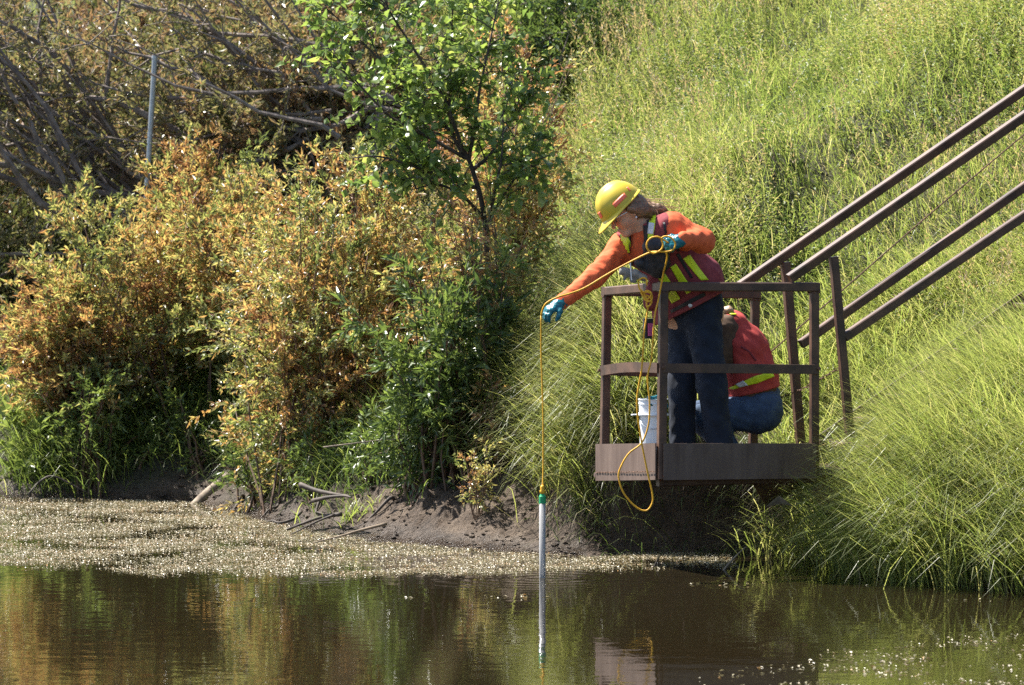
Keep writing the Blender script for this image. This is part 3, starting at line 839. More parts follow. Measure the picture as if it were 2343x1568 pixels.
# leaning, half dead willows with long bare branches
def leaning(label, base_px, Y, dirs, n, L, seed):
    r = np.random.default_rng(seed)
    b = P(*base_px, Y)
    b[2] = max(b[2], float(gz(b[0], b[1], False)))
    g0 = np.array((b[0], b[1], float(gz(b[0], b[1], False))-.05))
    root = thing('leaning_willow', label, 'tree', g0, 'half dead leaning willows')
    m, lv, tk = MB(), Leaves(), MB()
    for i in range(n):
        dx, dz = dirs[0]+r.normal(0, .26), dirs[1]+r.normal(0, .26)
        d = norm(np.array((dx, r.normal(0, .22), dz)))
        ln = L*r.uniform(.55, 1.1)
        st = b+np.array((r.normal(0, .22), r.normal(0, .3), r.normal(0, .14)))
        tt = np.linspace(0, 1, 9)[:, None]
        pts = st+d*ln*tt+np.array((r.normal(0, .12)*ln, 0, r.uniform(-.5, .3)*ln))*tt**2*.6+np.array((0, 0, .05*ln))*np.sin(tt*r.uniform(4, 9)+r.uniform(0, 6))+r.normal(0, .016, (9, 3))
        r0 = .012+.022*r.uniform(0, 1)**2
        (tk if i < 4 else m).tube(np.vstack((g0+np.array((r.normal(0, .06), r.normal(0, .06), 0)), pts)) if i < 4 else pts,
                                  np.linspace(r0*1.6, .004, 10) if i < 4 else np.linspace(r0, .003, 9), 6)
        for j in range(8):
            q = pts[int(r.integers(2, 9))]
            e = norm(d*.6+rand_dirs(1)[0])
            l2 = ln*r.uniform(.1, .28)
            t2 = np.linspace(0, 1, 5)[:, None]
            pt = q+e*l2*t2+np.array((0, 0, -.2*l2))*t2**2+r.normal(0, .01, (5, 3))
            m.tube(pt, np.linspace(.0055, .0018, 5), 4)
            k = 22
            lv.add(q+e*l2*r.uniform(.2, 1, (k, 1)), e+1.0*rand_dirs(k), rand_dirs(k, .5), .06*r.uniform(.6, 1.2, k), .02, .45+r.normal(0, .25, k))
    tk.build('trunk', M['bark'], root, True)
    m.build('branches', M['bark'], root)
    lv.build('foliage', M['olive'], root, True)['kind'] = 'stuff'
leaning('grey half dead willow leaning steeply to the upper left behind the metal post', (350, 470), 8.9, (-.74, .66), 26, 2.5, 1)
leaning('dead willow sprawling from the left with bare crossing branches', (190, 430), 8.9, (-.62, .75), 20, 2.1, 2)
leaning('grey bare branches lying flat toward the left beside the alder crown', (840, 270), 8.5, (-.9, .30), 17, 2.3, 3)
leaning('thin bare willow rising to the left at the top of the frame', (700, 230), 8.5, (-.82, .48), 13, 2.3, 4)
leaning('low dark willow stems leaning left beneath the metal post', (470, 620), 8.7, (-.72, .55), 10, 1.2, 5)

# young alder: trunk, limbs, big leaves (the nearest ones are single objects)
AY = 3.6
alder = thing('young_alder', 'tall young alder with large glossy dark green leaves between willow and slope', 'tree', (*P(1112, 900, AY)[:2], 0))
ab = P(1112, 900, AY); ab[2] = float(gz(ab[0], ab[1], False))-.05
alder.location = ab
def Z4(x, y): return ((800+x/2.613)/1.067, y/2.613/1.067)
def apath(pts, Y): return smooth_path([P(*Z4(*q), y) for q, y in zip(pts, Y)], 5)
fork = P(*Z4(1000, 1400), AY)
tr = smooth_path([ab, (ab+fork)/2+np.array((.02, 0, 0)), fork, P(*Z4(925, 1090), AY), P(*Z4(870, 960), AY)], 5)
MB().tube(tr, np.linspace(.020, .013, len(tr)), 9).build('trunk', M['dark_bark'], alder, True)
limbs = [apath([(870, 960), (800, 860), (775, 600), (790, 300), (800, 0), (830, -260)], [AY, AY, AY-.05, AY+.05, AY, AY]),
         apath([(880, 1000), (740, 630), (560, 330), (400, 80), (320, -120)], [AY, AY-.1, AY-.2, AY-.25, AY-.25]),
         apath([(900, 1020), (945, 750), (965, 600), (1010, 380), (1060, 150), (1100, -60)], [AY, AY-.05, AY-.05, AY, AY+.1, AY+.2]),
         apath([(880, 1010), (650, 880), (420, 760), (200, 540), (0, 300)], [AY, AY-.15, AY-.25, AY-.3, AY-.3]),
         apath([(930, 1080), (1050, 970), (1180, 740), (1280, 480)], [AY, AY+.05, AY+.15, AY+.2]),
         apath([(860, 980), (720, 760), (430, 480), (180, 230), (0, 60)], [AY, AY+.1, AY+.2, AY+.3, AY+.35]),
         apath([(950, 1200), (760, 1140), (540, 1060), (330, 1000), (140, 1010)], [AY, AY-.15, AY-.3, AY-.35, AY-.35]),
         apath([(1000, 1400), (860, 1250), (700, 1180), (540, 1210)], [AY, AY-.15, AY-.3, AY-.4]),
         apath([(1010, 1450), (1090, 1300), (1180, 1160), (1260, 1050)], [AY, AY-.1, AY-.15, AY-.2]),
         apath([(1020, 1500), (1060, 1250), (1110, 1000), (1120, 700)], [AY-.02, AY-.15, AY-.2, AY-.2])]
m, lv = MB(), Leaves()
for li, lb in enumerate(limbs):
    m.tube(lb, np.linspace(.0135, .003, len(lb)), 7)
    nb = 14 if li < 6 else (8 if li == 6 else 6)
    for i in range(nb):
        f = RNG.uniform(.12, 1.0)
        q = lb[min(int(f*(len(lb)-1)), len(lb)-2)]
        ax = norm(lb[min(int(f*(len(lb)-1))+1, len(lb)-1)]-q)
        ln = RNG.uniform(.16, .46)*(1.15-.5*f)
        d = norm(ax*.5+norm(np.array((RNG.normal(0, 1), RNG.normal(0, .7), RNG.normal(.1, .6)))))
        tt = np.linspace(0, 1, 5)[:, None]
        pts = q+d*ln*tt+np.array((0, 0, .08*ln))*np.sin(tt*3.1)+RNG.normal(0, .006, (5, 3))
        m.tube(pts, np.linspace(.005, .0015, 5), 5)
        for j in range(5):
            u = RNG.uniform(.15, 1)
            k = min(int(u*4), 3); s0 = pts[k]+(pts[k+1]-pts[k])*(u*4-k)
            e = norm(d*.7+rand_dirs(1, .1)[0]); l2 = RNG.uniform(.09, .20)
            m.tube(np.stack((s0, s0+e*l2*.5+(0, 0, .01), s0+e*l2)), (.0022, .0016, .001), 4)
            kk = int(RNG.integers(4, 8))
            g = np.linspace(.15, 1.05, kk)[:, None]
            lv.add(s0+e*l2*g, e*.5+rand_dirs(kk, -.15), rand_dirs(kk, 1.3), 0.072*RNG.uniform(.5, 1.3, kk), .052*RNG.uniform(.7, 1.15, kk), np.clip(.45+RNG.normal(0, .22, kk)+(.35 if RNG.uniform() < .15 else 0), 0, 1))
m.build('branches', M['dark_bark'], alder)
V, tt_ = lv.arrays()
order = np.argsort(V[:, 0, 1])                      # nearest the camera first
near = [i for i in order if in_view(*V[i].mean(0), 0.0)][:300]
rest = np.setdiff1d(np.arange(len(V)), near)
F5 = np.array(((0, 3, 1), (0, 2, 3), (1, 3, 4), (3, 2, 4)))
# a rounder leaf outline for the single ones, shared by four tints
def leaf_mesh(tint):
    prof = [(.0, .03), (.18, .36), (.42, .5), (.68, .42), (.88, .22), (1.0, .0)]
    v = []
    for u, w in prof:
        z = .06*math.sin(u*3)-.14*u*u
        v += [(u, w, z+.16*w), (u, 0, z), (u, -w, z+.16*w)]
    f = []
    for i in range(len(prof)-1):
        a = i*3
        f += [(a, a+1, a+4, a+3), (a+1, a+2, a+5, a+4)]
    o = mesh_np('leaf', v, [f], M['alder'], None, True, {'tint': np.full(len(v), tint)})
    me = o.data; bpy.data.objects.remove(o)
    return me
LM = [leaf_mesh(t) for t in (.15, .35, .55, .85)]
for i in near:
    b0, ml, mr, mc, tip = V[i]
    X = tip-b0; ln = np.linalg.norm(X); X /= ln
    Yv = ml-mr; wd_ = np.linalg.norm(Yv); Yv /= wd_; Z = np.cross(X, Yv)
    o = link('leaf', LM[int(np.clip(tt_[i, 0]*4, 0, 3))], None, alder)
    Mx = Matrix(((X[0]*ln, Yv[0]*wd_, Z[0]*ln, b0[0]), (X[1]*ln, Yv[1]*wd_, Z[1]*ln, b0[1]), (X[2]*ln, Yv[2]*wd_, Z[2]*ln, b0[2]), (0, 0, 0, 1)))
    o.matrix_basis = Mx
VR = V[rest]; k = len(VR)
fo = mesh_np('foliage', VR.reshape(-1, 3), [(np.arange(k)[:, None, None]*5+F5).reshape(-1, 3)], M['alder'], alder, False, {'tint': np.repeat(np.clip(tt_[rest, 0], 0, 1), 5)})
fo['kind'] = 'stuff'

# ------------------------------------------------------------------ floating weed
def weed(name, n, fn, label, sz=(.018, .045)):
    x = RNG.uniform(-5, 3.6, n); y = RNG.uniform(-7.5, 8, n)
    w = fn(x, y)
    ok = (RNG.uniform(0, 1, n) < w) & (shore_dist(x, y) < .03) & in_view(x, y, 0*x, .12)
    x, y = x[ok], y[ok]; k = len(x)
    lv = Leaves()
    a = RNG.uniform(0, 6.283, k)
    d = np.stack((np.cos(a), np.sin(a), RNG.normal(.05, .22, k)), -1)
    nrm = np.stack((RNG.normal(0, .30, k), RNG.normal(0, .30, k), np.ones(k)), -1)
    l = RNG.uniform(*sz, k)
    lv.add(np.stack((x, y, RNG.uniform(.001, .009, k)), -1), d, nrm, l, l*RNG.uniform(.3, .7, k), .55+.22*wob(x*1.5, y*3, 3, 61)+RNG.normal(0, .2, k))
    o = lv.build(name, M['weed'], None, True)
    print(name, k)
    return tag(o, label, 'water weed', kind='stuff')
fx = [-6, -3.9, -2.9, -2.3, -1.9, -1.2, -.4, .2, .55, .9, 1.25, 1.3]
fy = [.9, .75, .45, .25, -.25, -.28, -.16, -.1, .1, .25, .45, 3]
def mat1(x, y):
    e = y-np.interp(x, fx, fy)+.26*wob(x*1.0, y*2.4, 3, 63)
    d = np.clip(e/.25, 0, 1)*np.where(x > 1.25, 0, 1)
    return d*np.clip(.58+1.0*wob(x*1.3, y*2.8, 3.2, 64)+.5*wob(x*2, y*5, 5, 65), .03, 1)
weed('floating_weed', 900000, mat1, 'tan and yellow floating weed glittering along the far shore', (.006, .017))
def mat2(x, y):
    e = (x-np.interp(y, [-7.5, -5.5, -4.6, -3.8, -3.2], [.4, .9, 1.35, 2.0, 3.2]))/.9
    return np.clip(e*1.6, 0, 1)*np.where((y < -2.6), 1, 0)*np.clip(.30+.9*wob(x*1.2, y*1.6, 3.2, 66), 0, .8)
weed('floating_weed', 120000, mat2, 'pale floating weed in the near right corner of the water', (.010, .026))
def mat3(x, y):
    st = np.exp(-((y-(-.62-.1*x))/.05)**2)*np.clip(wob(x, y, 4, 68)+.1, 0, 1)*(x > .2)*(x < 2.9)
    st += np.exp(-((y-(-1.55))/.06)**2)*np.clip(wob(x, y, 5, 69)-.2, 0, 1)*(x < .6)*(x > -1.5)
    st += np.exp(-((y-(-1.75))/.05)**2)*np.clip(wob(x, y, 5, 70)+.2, 0, 1)*(x > 1.7)
    return st
weed('floating_weed', 160000, mat3, 'thin drifting streaks of floating weed on the dark open water', (.012, .03))

# ------------------------------------------------------------------ figures: smooth solids from distance fields
class Field:
    def __init__(s, lo, hi, h):
        s.h = h; s.lo = np.asarray(lo, np.float32)
        n = np.ceil((np.asarray(hi)-s.lo)/h).astype(int)+1
        ax = [s.lo[i]+h*np.arange(n[i], dtype=np.float32) for i in range(3)]
        s.X, s.Y, s.Z = np.meshgrid(*ax, indexing='ij')
        s.F = np.full(s.X.shape, 9.0, np.float32)
    def cone(s, a, b, ra, rb=None):
        rb = ra if rb is None else rb
        a = np.asarray(a, np.float32); b = np.asarray(b, np.float32); e = b-a
        L = float(e @ e)+1e-9
        t = np.clip(((s.X-a[0])*e[0]+(s.Y-a[1])*e[1]+(s.Z-a[2])*e[2])/L, 0, 1)
        return np.sqrt((s.X-a[0]-t*e[0])**2+(s.Y-a[1]-t*e[1])**2+(s.Z-a[2]-t*e[2])**2)-(ra+(rb-ra)*t)
    def ell(s, c, R, r):
        """R rows are the axes"""
        d = [(s.X-c[0])*R[i][0]+(s.Y-c[1])*R[i][1]+(s.Z-c[2])*R[i][2] for i in range(3)]
        k0 = np.sqrt(sum((d[i]/r[i])**2 for i in range(3))); k1 = np.sqrt(sum((d[i]/r[i]**2)**2 for i in range(3)))
        return k0*(k0-1)/(k1+1e-9)
    def plane(s, p, n): return (s.X-p[0])*n[0]+(s.Y-p[1])*n[1]+(s.Z-p[2])*n[2]
    def add(s, d, k=.03):
        if k <= 0: s.F = np.minimum(s.F, d); return s
        h = np.maximum(k-np.abs(s.F-d), 0)/k
        s.F = np.minimum(s.F, d)-h*h*k*.25
        return s
    def cut(s, d, k=.0):
        d = -d
        if k <= 0: s.F = np.maximum(s.F, d); return s
        h = np.maximum(k-np.abs(s.F-d), 0)/k
        s.F = np.maximum(s.F, d)+h*h*k*.25
        return s
    def chain(s, pts, rad, k=.03):
        for i in range(len(pts)-1): s.add(s.cone(pts[i], pts[i+1], rad[i], rad[i+1]), k)
        return s
    def mesh(s):
        F, h = s.F, s.h
        ins = F < 0
        nx, ny, nz = F.shape
        c = np.zeros((nx-1, ny-1, nz-1), np.int8)
        sl = lambda a, o, n: a[o[0]:n[0]-1+o[0], o[1]:n[1]-1+o[1], o[2]:n[2]-1+o[2]]
        for o in np.ndindex(2, 2, 2): c += sl(ins, o, F.shape)
        act = np.argwhere((c > 0) & (c < 8))
        acc = np.zeros((len(act), 3)); cnt = np.zeros(len(act))
        I, J, K = act.T
        for ax in range(3):
            for u in (0, 1):
                for v in (0, 1):
                    o0 = [0, 0, 0]; oth = [q for q in range(3) if q != ax]
                    o0[oth[0]], o0[oth[1]] = u, v
                    o1 = list(o0); o1[ax] = 1
                    f0 = F[I+o0[0], J+o0[1], K+o0[2]]; f1 = F[I+o1[0], J+o1[1], K+o1[2]]
                    m = (f0 < 0) != (f1 < 0)
                    t = f0[m]/(f0[m]-f1[m])
                    q = np.zeros((m.sum(), 3)); q[:] = o0; q[:, ax] += t
                    acc[m] += q; cnt[m] += 1
        V = (act+acc/cnt[:, None])*h+s.lo
        ids = np.full(c.shape, -1, np.int32); ids[I, J, K] = np.arange(len(act))
        Q = []
        for ax in range(3):
            oth = [q for q in range(3) if q != ax]
            a = np.moveaxis(ins, ax, 0); D = np.moveaxis(ids, ax, 0)
            e = np.argwhere(a[:-1, 1:-1, 1:-1] != a[1:, 1:-1, 1:-1])
            i, j, k = e[:, 0], e[:, 1]+1, e[:, 2]+1
            q = np.stack((D[i, j-1, k-1], D[i, j, k-1], D[i, j, k], D[i, j-1, k]), -1)
            fl_ = a[i, j, k]
            if ax == 1: fl_ = ~fl_
            q[~fl_] = q[~fl_][:, ::-1]
            Q.append(q)
        return V, np.concatenate(Q)
    def build(s, name, mat, parent):
        V, Q = s.mesh()
        o = mesh_np(name, V, [Q], mat, parent, True)
        s.V, s.Q = V, Q
        return o

def patch(name, left, right, V, Q, mat, parent, n=14, m=6, off=.004, thick=.0015, edge=False):
    """a strip lying on a garment: its outline as two edges in photo pixels, laid onto the surface seen there"""
    tree = BVHTree.FromPolygons([tuple(v) for v in V], [tuple(int(i) for i in q) for q in Q])
    def poly(pts, t):
        p = np.asarray(pts, float); sg = np.linalg.norm(np.diff(p, axis=0), axis=1); cs = np.concatenate(([0], np.cumsum(sg)))/sg.sum()
        return np.stack((np.interp(t, cs, p[:, 0]), np.interp(t, cs, p[:, 1])), -1)
    t = np.linspace(0, 1, n)
    A, B = poly(left, t), poly(right, t)
    pts, ok = np.zeros((n, m, 3)), np.zeros((n, m), bool)
    org = Vector((0, -CAM_D, CAM_H))
    for i in range(n):
        for j in range(m):
            q = A[i]+(B[i]-A[i])*(j/(m-1))
            d = Vector(ray(*q)).normalized()
            loc, nr, _, _ = tree.ray_cast(org, d)
            if loc is None: continue
            if nr.dot(d) > 0: nr = -nr
            pts[i, j] = loc+nr*off; ok[i, j] = True
    if not ok.any(): print('patch missed', name); return None
    ids = np.full((n, m), -1); ids[ok] = np.arange(ok.sum())
    F = [(ids[i, j], ids[i, j+1], ids[i+1, j+1], ids[i+1, j]) for i in range(n-1) for j in range(m-1) if ok[i:i+2, j:j+2].all()]
    if not F: print('patch empty', name); return None
    o = mesh_np(name, pts[ok], [F], mat, parent, True)
    md = o.modifiers.new('thickness', 'SOLIDIFY'); md.thickness = thick; md.offset = 0
    return o

def Z1(zx, zy): return ((1250+zx/3.905)/1.067, (400+zy/3.905)/1.067)
def Z2(zx, zy): return ((1400+zx/2.4129)/1.067, (650+zy/2.4129)/1.067)
def unit(v): return np.asarray(v, float)/np.linalg.norm(v)

def hand(F, w, e1, n, thumb=1, curl=(.5, .7, .5), sc=1.0, spread=.12, k=.012, idx_curl=None, grow=0.0):
    """a hand in field F: wrist w, pointing e1, palm facing n; four fingers and a thumb"""
    e1 = unit(e1); n = unit(n-e1*(n @ e1)); e2 = np.cross(n, e1)*thumb
    g = grow
    kn = []
    for o, l in ((.030, .090), (.010, .094), (-.010, .090), (-.028, .082)):
        b = w+e1*l*sc+e2*o*sc
        F.add(F.cone(w+e2*o*.55*sc, b, (.017+g)*1.05, .0125+g), .02); kn.append(b)
    for i, (ln, r) in enumerate(((.068, .0088), (.076, .0092), (.070, .0088), (.054, .0078))):
        c = curl if idx_curl is None or i > 0 else idx_curl
        a = 0; p = kn[i]; d0 = unit(e1+e2*spread*(1.5-i)*.6)
        for f, cc, rr in zip((.45, .31, .24), c, (1.0, .93, .82)):
            a += cc
            q = p+(d0*math.cos(a)+n*math.sin(a))*ln*f*sc
            F.add(F.cone(p, q, r*rr*1.05+g, r*rr*.95+g), .007); p = q
    p = w+e1*.022*sc+e2*.024*sc
    for d, l, r in ((e2*.72+e1*.55+n*.45, .045, .0135), (e1*.78+e2*.25+n*.55, .034, .0108), (e1*.8-e2*.05+n*.6, .026, .0092)):
        q = p+unit(d)*l*sc; F.add(F.cone(p, q, r+g, r*.88+g), .012); p = q
    return F

def fabric(name, c1, c2, rough=.85, bump=.35, scale=30, transl=0):
    return mat_noise(name, c1, c2, scale, rough, bump, 240, .2, .003)
M['skin'] = mat_noise('skin', (.54, .30, .19), (.62, .36, .24), 25, .5, .1, 200)
M['orange'] = fabric('orange_shirt', (.56, .105, .040), (.68, .145, .056))
M['vest'] = fabric('maroon_vest', (.185, .036, .043), (.25, .055, .062))
M['redvest'] = fabric('red_vest', (.36, .045, .04), (.46, .07, .058))
M['sweater'] = fabric('brown_sweater', (.07, .045, .03), (.11, .07, .045))
M['lime'] = mat_noise('lime_reflective', (.58, .72, .015), (.68, .80, .03), 40, .45, .1, 300)
M['silver'] = mat_noise('silver_reflective', (.55, .56, .58), (.75, .76, .78), 40, .3, .1, 200)
M['black'] = mat_noise('black_webbing', (.012, .012, .014), (.03, .03, .034), 60, .6, .4, 300)
M['glove'] = mat_noise('teal_nitrile', (.0, .095, .125), (.004, .13, .165), 30, .28, .35, 130, .5, .003)
M['hair'] = mat_noise('brown_hair', (.12, .062, .03), (.30, .18, .10), 18, .45, .6, 90, .5, .004, stretch=(1, 1, 6))
M['blond'] = mat_noise('light_brown_hair', (.22, .13, .07), (.40, .26, .15), 18, .5, .6, 90, .5, .004)
M['hat'] = mat_noise('yellow_hard_hat', (.52, .385, .03), (.60, .45, .04), 5, .4)
M['sticker'] = mat_noise('orange_sticker', (.95, .17, .09), (1.0, .20, .11), 8, .35)
M['grey_glove'] = fabric('grey_work_glove', (.16, .15, .14), (.28, .27, .25))
M['pink'] = mat_noise('pink_plastic', (.45, .05, .17), (.5, .07, .2), 8, .4)
md_, t, b = new_mat('denim')
tc = nd(t, 'ShaderNodeTexCoord'); n1 = nd(t, 'ShaderNodeTexNoise', Scale=14.0, Detail=6.0); n2 = nd(t, 'ShaderNodeTexWave', Scale=260.0, Distortion=1.5)
t.links.new(tc.outputs['Object'], n1.inputs['Vector']); t.links.new(tc.outputs['Object'], n2.inputs['Vector'])
r = ramp(t, [(.3, (.004, .007, .016)), (.7, (.012, .020, .040))]); t.links.new(n1.outputs[0], r.inputs[0]); t.links.new(r.outputs[0], b.inputs['Base Color'])
bp = nd(t, 'ShaderNodeBump', Strength=.25, Distance=.002); t.links.new(n2.outputs[0], bp.inputs['Height']); t.links.new(bp.outputs[0], b.inputs['Normal'])
b.inputs['Roughness'].default_value = .9
M['denim'] = md_
md2 = md_.copy(); md2.name = 'faded_denim'
e = [n for n in md2.node_tree.nodes if n.type == 'VALTORGB'][0].color_ramp.elements
e[0].color = (.02, .038, .078, 1); e[1].color = (.05, .085, .15, 1)
M['denim2'] = md2
md3, t, b = new_mat('clear_lens')
b.inputs['Transmission Weight'].default_value = .9; b.inputs['Roughness'].default_value = .03; b.inputs['Base Color'].default_value = (.75, .68, .55, 1); b.inputs['IOR'].default_value = 1.2
M['lens'] = md3

def wrinkle(F, amp, sc, seed, dirv=(0, 0, 1)):
    r = np.random.default_rng(seed)
    o = 0
    for i in range(5):
        d = norm(r.normal(0, 1, 3)+np.asarray(dirv)*1.2)*sc*(1+.5*i)
        ph = r.uniform(0, 6.28)
        u = F.X*d[0]+F.Y*d[1]+F.Z*d[2]
        o = o+np.sin(u+ph+1.6*np.sin(F.X*sc*.35+F.Z*sc*.3+ph))/(1+.4*i)
    F.F = F.F+(amp*o).astype(np.float32)

# ------------------------------------------------------------------ the woman leaning over the rail
W = dict(
    hR=P(1566, 712, .46), kR=P(1562, 880, .44), aR=P(1560, 1062, .47), hL=P(1606, 706, .32), kL=P(1630, 885, .30), aL=P(1652, 1062, .36),
    wa=P(1572, 640, .31), ch=P(1505, 560, .17), nk=P(1481, 526, .14), hd=P(1434, 485, .09),
    sR=P(1424, 566, .235), eR=P(1362, 632, .06), wR=P(1282, 694, -.10), sL=P(1540, 520, .03), eL=P(1608, 552, .02), wL=P(1562, 549, -.15))
hu, hf = unit((-.53, -.08, .85)), None
hf = unit(np.array((-.86, -.22, -.5))-hu*(np.array((-.86, -.22, -.5)) @ hu)); hs = np.cross(hf, hu)
HR = np.array((hf, hs, hu)); hd = W['hd']
fdir = unit(W['wa']-W['ch'])
side = unit(np.cross(np.array((-.62, -.72, 0)), (0, 0, 1)))     # her right
tside = unit(np.array(W['sR'])-np.array(W['sL']))

def woman_torso(F, g=0.0, kk=.06):
    hip = (W['hR']+W['hL'])/2
    for s_ in (-1, 1):
        F.add(F.cone(W['ch']+tside*.055*s_, W['wa']+side*.06*s_, .098+g, .098+g), kk)
        F.add(F.cone(W['wa']+side*.06*s_, hip+side*.07*s_, .098+g, .115+g), kk)
    F.add(F.cone(W['sR']-tside*.02, W['sL']+tside*.02, .062+g, .062+g), kk)
    F.add(F.cone(W['ch'], W['nk'], .085+g, .06+g), kk)
    return F
def woman_legs(F, g=0.0):
    F.chain([W['hR'], W['kR'], W['aR']], [.095+g, .068+g, .050+g], .05)
    F.chain([W['hL'], W['kL'], W['aL']], [.095+g, .068+g, .050+g], .05)
    return F
def arm(F, s_, e_, w_, r, g=0.0): return F.chain([s_, e_, w_], [r[0]+g, r[1]+g, r[2]+g], .03)

woman = thing('person', 'person in yellow hard hat and orange shirt leaning over the rail with outstretched arm', 'person', (1.0, .4, DECK), 'people on the platform')
B = Field((.10, -.32, DECK-.03), (1.42, .75, 2.28), .0080)
woman_torso(B); woman_legs(B)
arm(B, W['sR'], W['eR'], W['wR'], (.05, .038, .026)); arm(B, W['sL'], W['eL'], W['wL'], (.05, .038, .026))
B.add(B.cone(W['nk'], hd-hu*.06-hf*.015, .052, .047), .03)
# head and face
B.add(B.ell(hd+hu*.025, HR, (.094, .074, .094)), .02)
B.add(B.cone(hd-hu*.01+hf*.02, hd-hu*.088+hf*.056, .066, .034), .03)
B.add(B.ell(hd-hu*.098+hf*.070, HR, (.018, .022, .015)), .015)
for s_ in (-1, 1):
    B.add(B.ell(hd-hu*.035+hf*.050+hs*.038*s_, HR, (.030, .026, .028)), .02)
    B.cut(B.ell(hd+hu*.004+hf*.092+hs*.031*s_, HR, (.014, .016, .010)), .012)
    B.add(B.ell(hd+hu*.004+hf*.078+hs*.031*s_, HR, (.012, .013, .012)), .004)
    B.add(B.ell(hd-hu*.012-hf*.012+hs*.077*s_, HR, (.017, .009, .028)), .006)
B.add(B.cone(hd+hu*.012+hf*.088, hd-hu*.032+hf*.108, .008, .0125), .010)
B.add(B.ell(hd-hu*.060+hf*.094, HR, (.008, .020, .006)), .006)
B.add(B.ell(hd-hu*.071+hf*.091, HR, (.009, .018, .007)), .006)
hR1, hR2 = unit(W['wR']-W['eR']), None
gRd = unit(P(1226, 728, -.17)-W['wR']); gLd = unit(P(1500, 570, -.20)-W['wL'])
nR = unit(np.array((.25, .35, -.9))); nL = unit(np.array((-.2, .75, -.55)))
hand(B, W['wR'], gRd, nR, -1, (.45, .6, .5), .88, idx_curl=(.55, .5, .3))
hand(B, W['wL'], gLd, nL, 1, (1.0, 1.2, .8), .88)
B.build('body', M['skin'], woman)
print('body', len(B.V))

S = Field((.14, -.30, 1.02), (1.34, .72, 2.10), .0075)
arm(S, W['sR'], W['eR'], W['wR']-gRd*.01, (.070, .056, .040)); arm(S, W['sL'], W['eL'], W['wL']-gLd*.01, (.074, .062, .044))
wrinkle(S, .0022, 70, 2, unit(W['eR']-W['sR']))
woman_torso(S, .012)
S.cut(S.cone(W['nk']+np.array((-.01, -.03, .03)), hd-hu*.03, .058, .08), .01)
S.cut(S.plane(P(1582, 676, .3), (-.47, 0, .88)), .004)
S.build('shirt', M['orange'], woman)

def woman_vest():
    F = Field((.42, -.14, .98), (1.42, .80, 2.12), .0085)
    woman_torso(F, .030)
    hip = (W['hR']+W['hL'])/2
    # loose hem, hanging away from the body at the front
    for s_ in (-1, 1): F.add(F.cone(W['wa']+side*.07*s_, hip+side*.085*s_+np.array((-.02, -.02, -.0)), .128, .142), .05)
    F.add(F.cone(P(1520, 625, .14), P(1492, 692, .16), .07, .052), .05)
    wrinkle(F, .0022, 42, 5, (0, 0, .3))
    F.cut(F.plane(P(1588, 702, .3), (-.47, 0, .88)), .004)             # hem
    for s0, e0 in ((W['sR'], W['eR']), (W['sL'], W['eL'])):
        d = unit(e0-s0)
        F.cut(F.cone(s0+d*.035, e0, .092, .12), .012)                    # arm holes
    F.cut(F.cone(W['nk']+np.array((-.015, -.04, .06)), hd, .058, .12), .01)
    v0, v1 = P(*Z1(1195, 640), -.02), P(*Z1(1200, 960), -.01)
    d2 = F.cone((v0[0], 0, v0[2]), (v1[0], 0, v1[2]), .040, .034)
    e_ = np.array((v1[0]-v0[0], v1[2]-v0[2])); t2 = np.clip(((F.X-v0[0])*e_[0]+(F.Z-v0[2])*e_[1])/(e_ @ e_), 0, 1)
    d2 = np.sqrt((F.X-v0[0]-t2*e_[0])**2+(F.Z-v0[2]-t2*e_[1])**2)-(.040-.006*t2)
    F.cut(np.maximum(d2, F.Y-.16), .004)                              # the open V of the neck
    return F
VF = woman_vest()
VF.build('vest', M['vest'], woman)
J = Field((.78, .06, DECK+.005), (1.46, .72, 1.62), .009)
J.chain([W['hR'], W['kR'], W['aR']], [.105, .076, .070], .05); J.chain([W['hL'], W['kL'], W['aL']], [.105, .078, .074], .05)
J.add(J.cone(W['hR']+(0, 0, .03), W['hL']+(0, 0, .03), .112), .05)
J.add(J.cone((W['hR']+W['hL'])/2, W['wa'], .12, .10), .04)
wrinkle(J, .0022, 48, 9, (0, 0, 1))
J.cut(J.plane(P(1575, 648, .3), (.4, 0, -.92)), .002)
J.build('jeans', M['denim'], woman)
sh_ = Field((.78, .0, DECK-.01), (1.36, .72, DECK+.14), .006)
for a in (W['aR'], W['aL']):
    toe = a+np.array((-.10, -.12, -.03)); toe[2] = DECK+.04; heel = np.array((a[0]+.02, a[1]+.03, DECK+.045))
    sh_.add(sh_.cone(heel, toe, .045, .042), .0); sh_.add(sh_.cone(heel, a, .045, .05), .02)
sh_.cut(sh_.plane((0, 0, DECK+.004), (0, 0, 1)))
sh_.build('boots', M['black'], woman)
for nm, w_, d_, n_, th, cl, ic in (('right', W['wR'], gRd, nR, -1, (.45, .6, .5), (.55, .5, .3)), ('left', W['wL'], gLd, nL, 1, (1.0, 1.2, .8), None)):
    G = Field(w_-.16, w_+.16, .0034)
    hand(G, w_, d_, n_, th, cl, .88, idx_curl=ic, grow=.0022)
    G.add(G.cone(w_-d_*.045, w_+d_*.02, .036, .030), .02)
    wrinkle(G, .0007, 160, 12)
    G.cut(G.plane(w_-d_*.035, d_), .001)
    G.build('glove', M['glove'], woman)
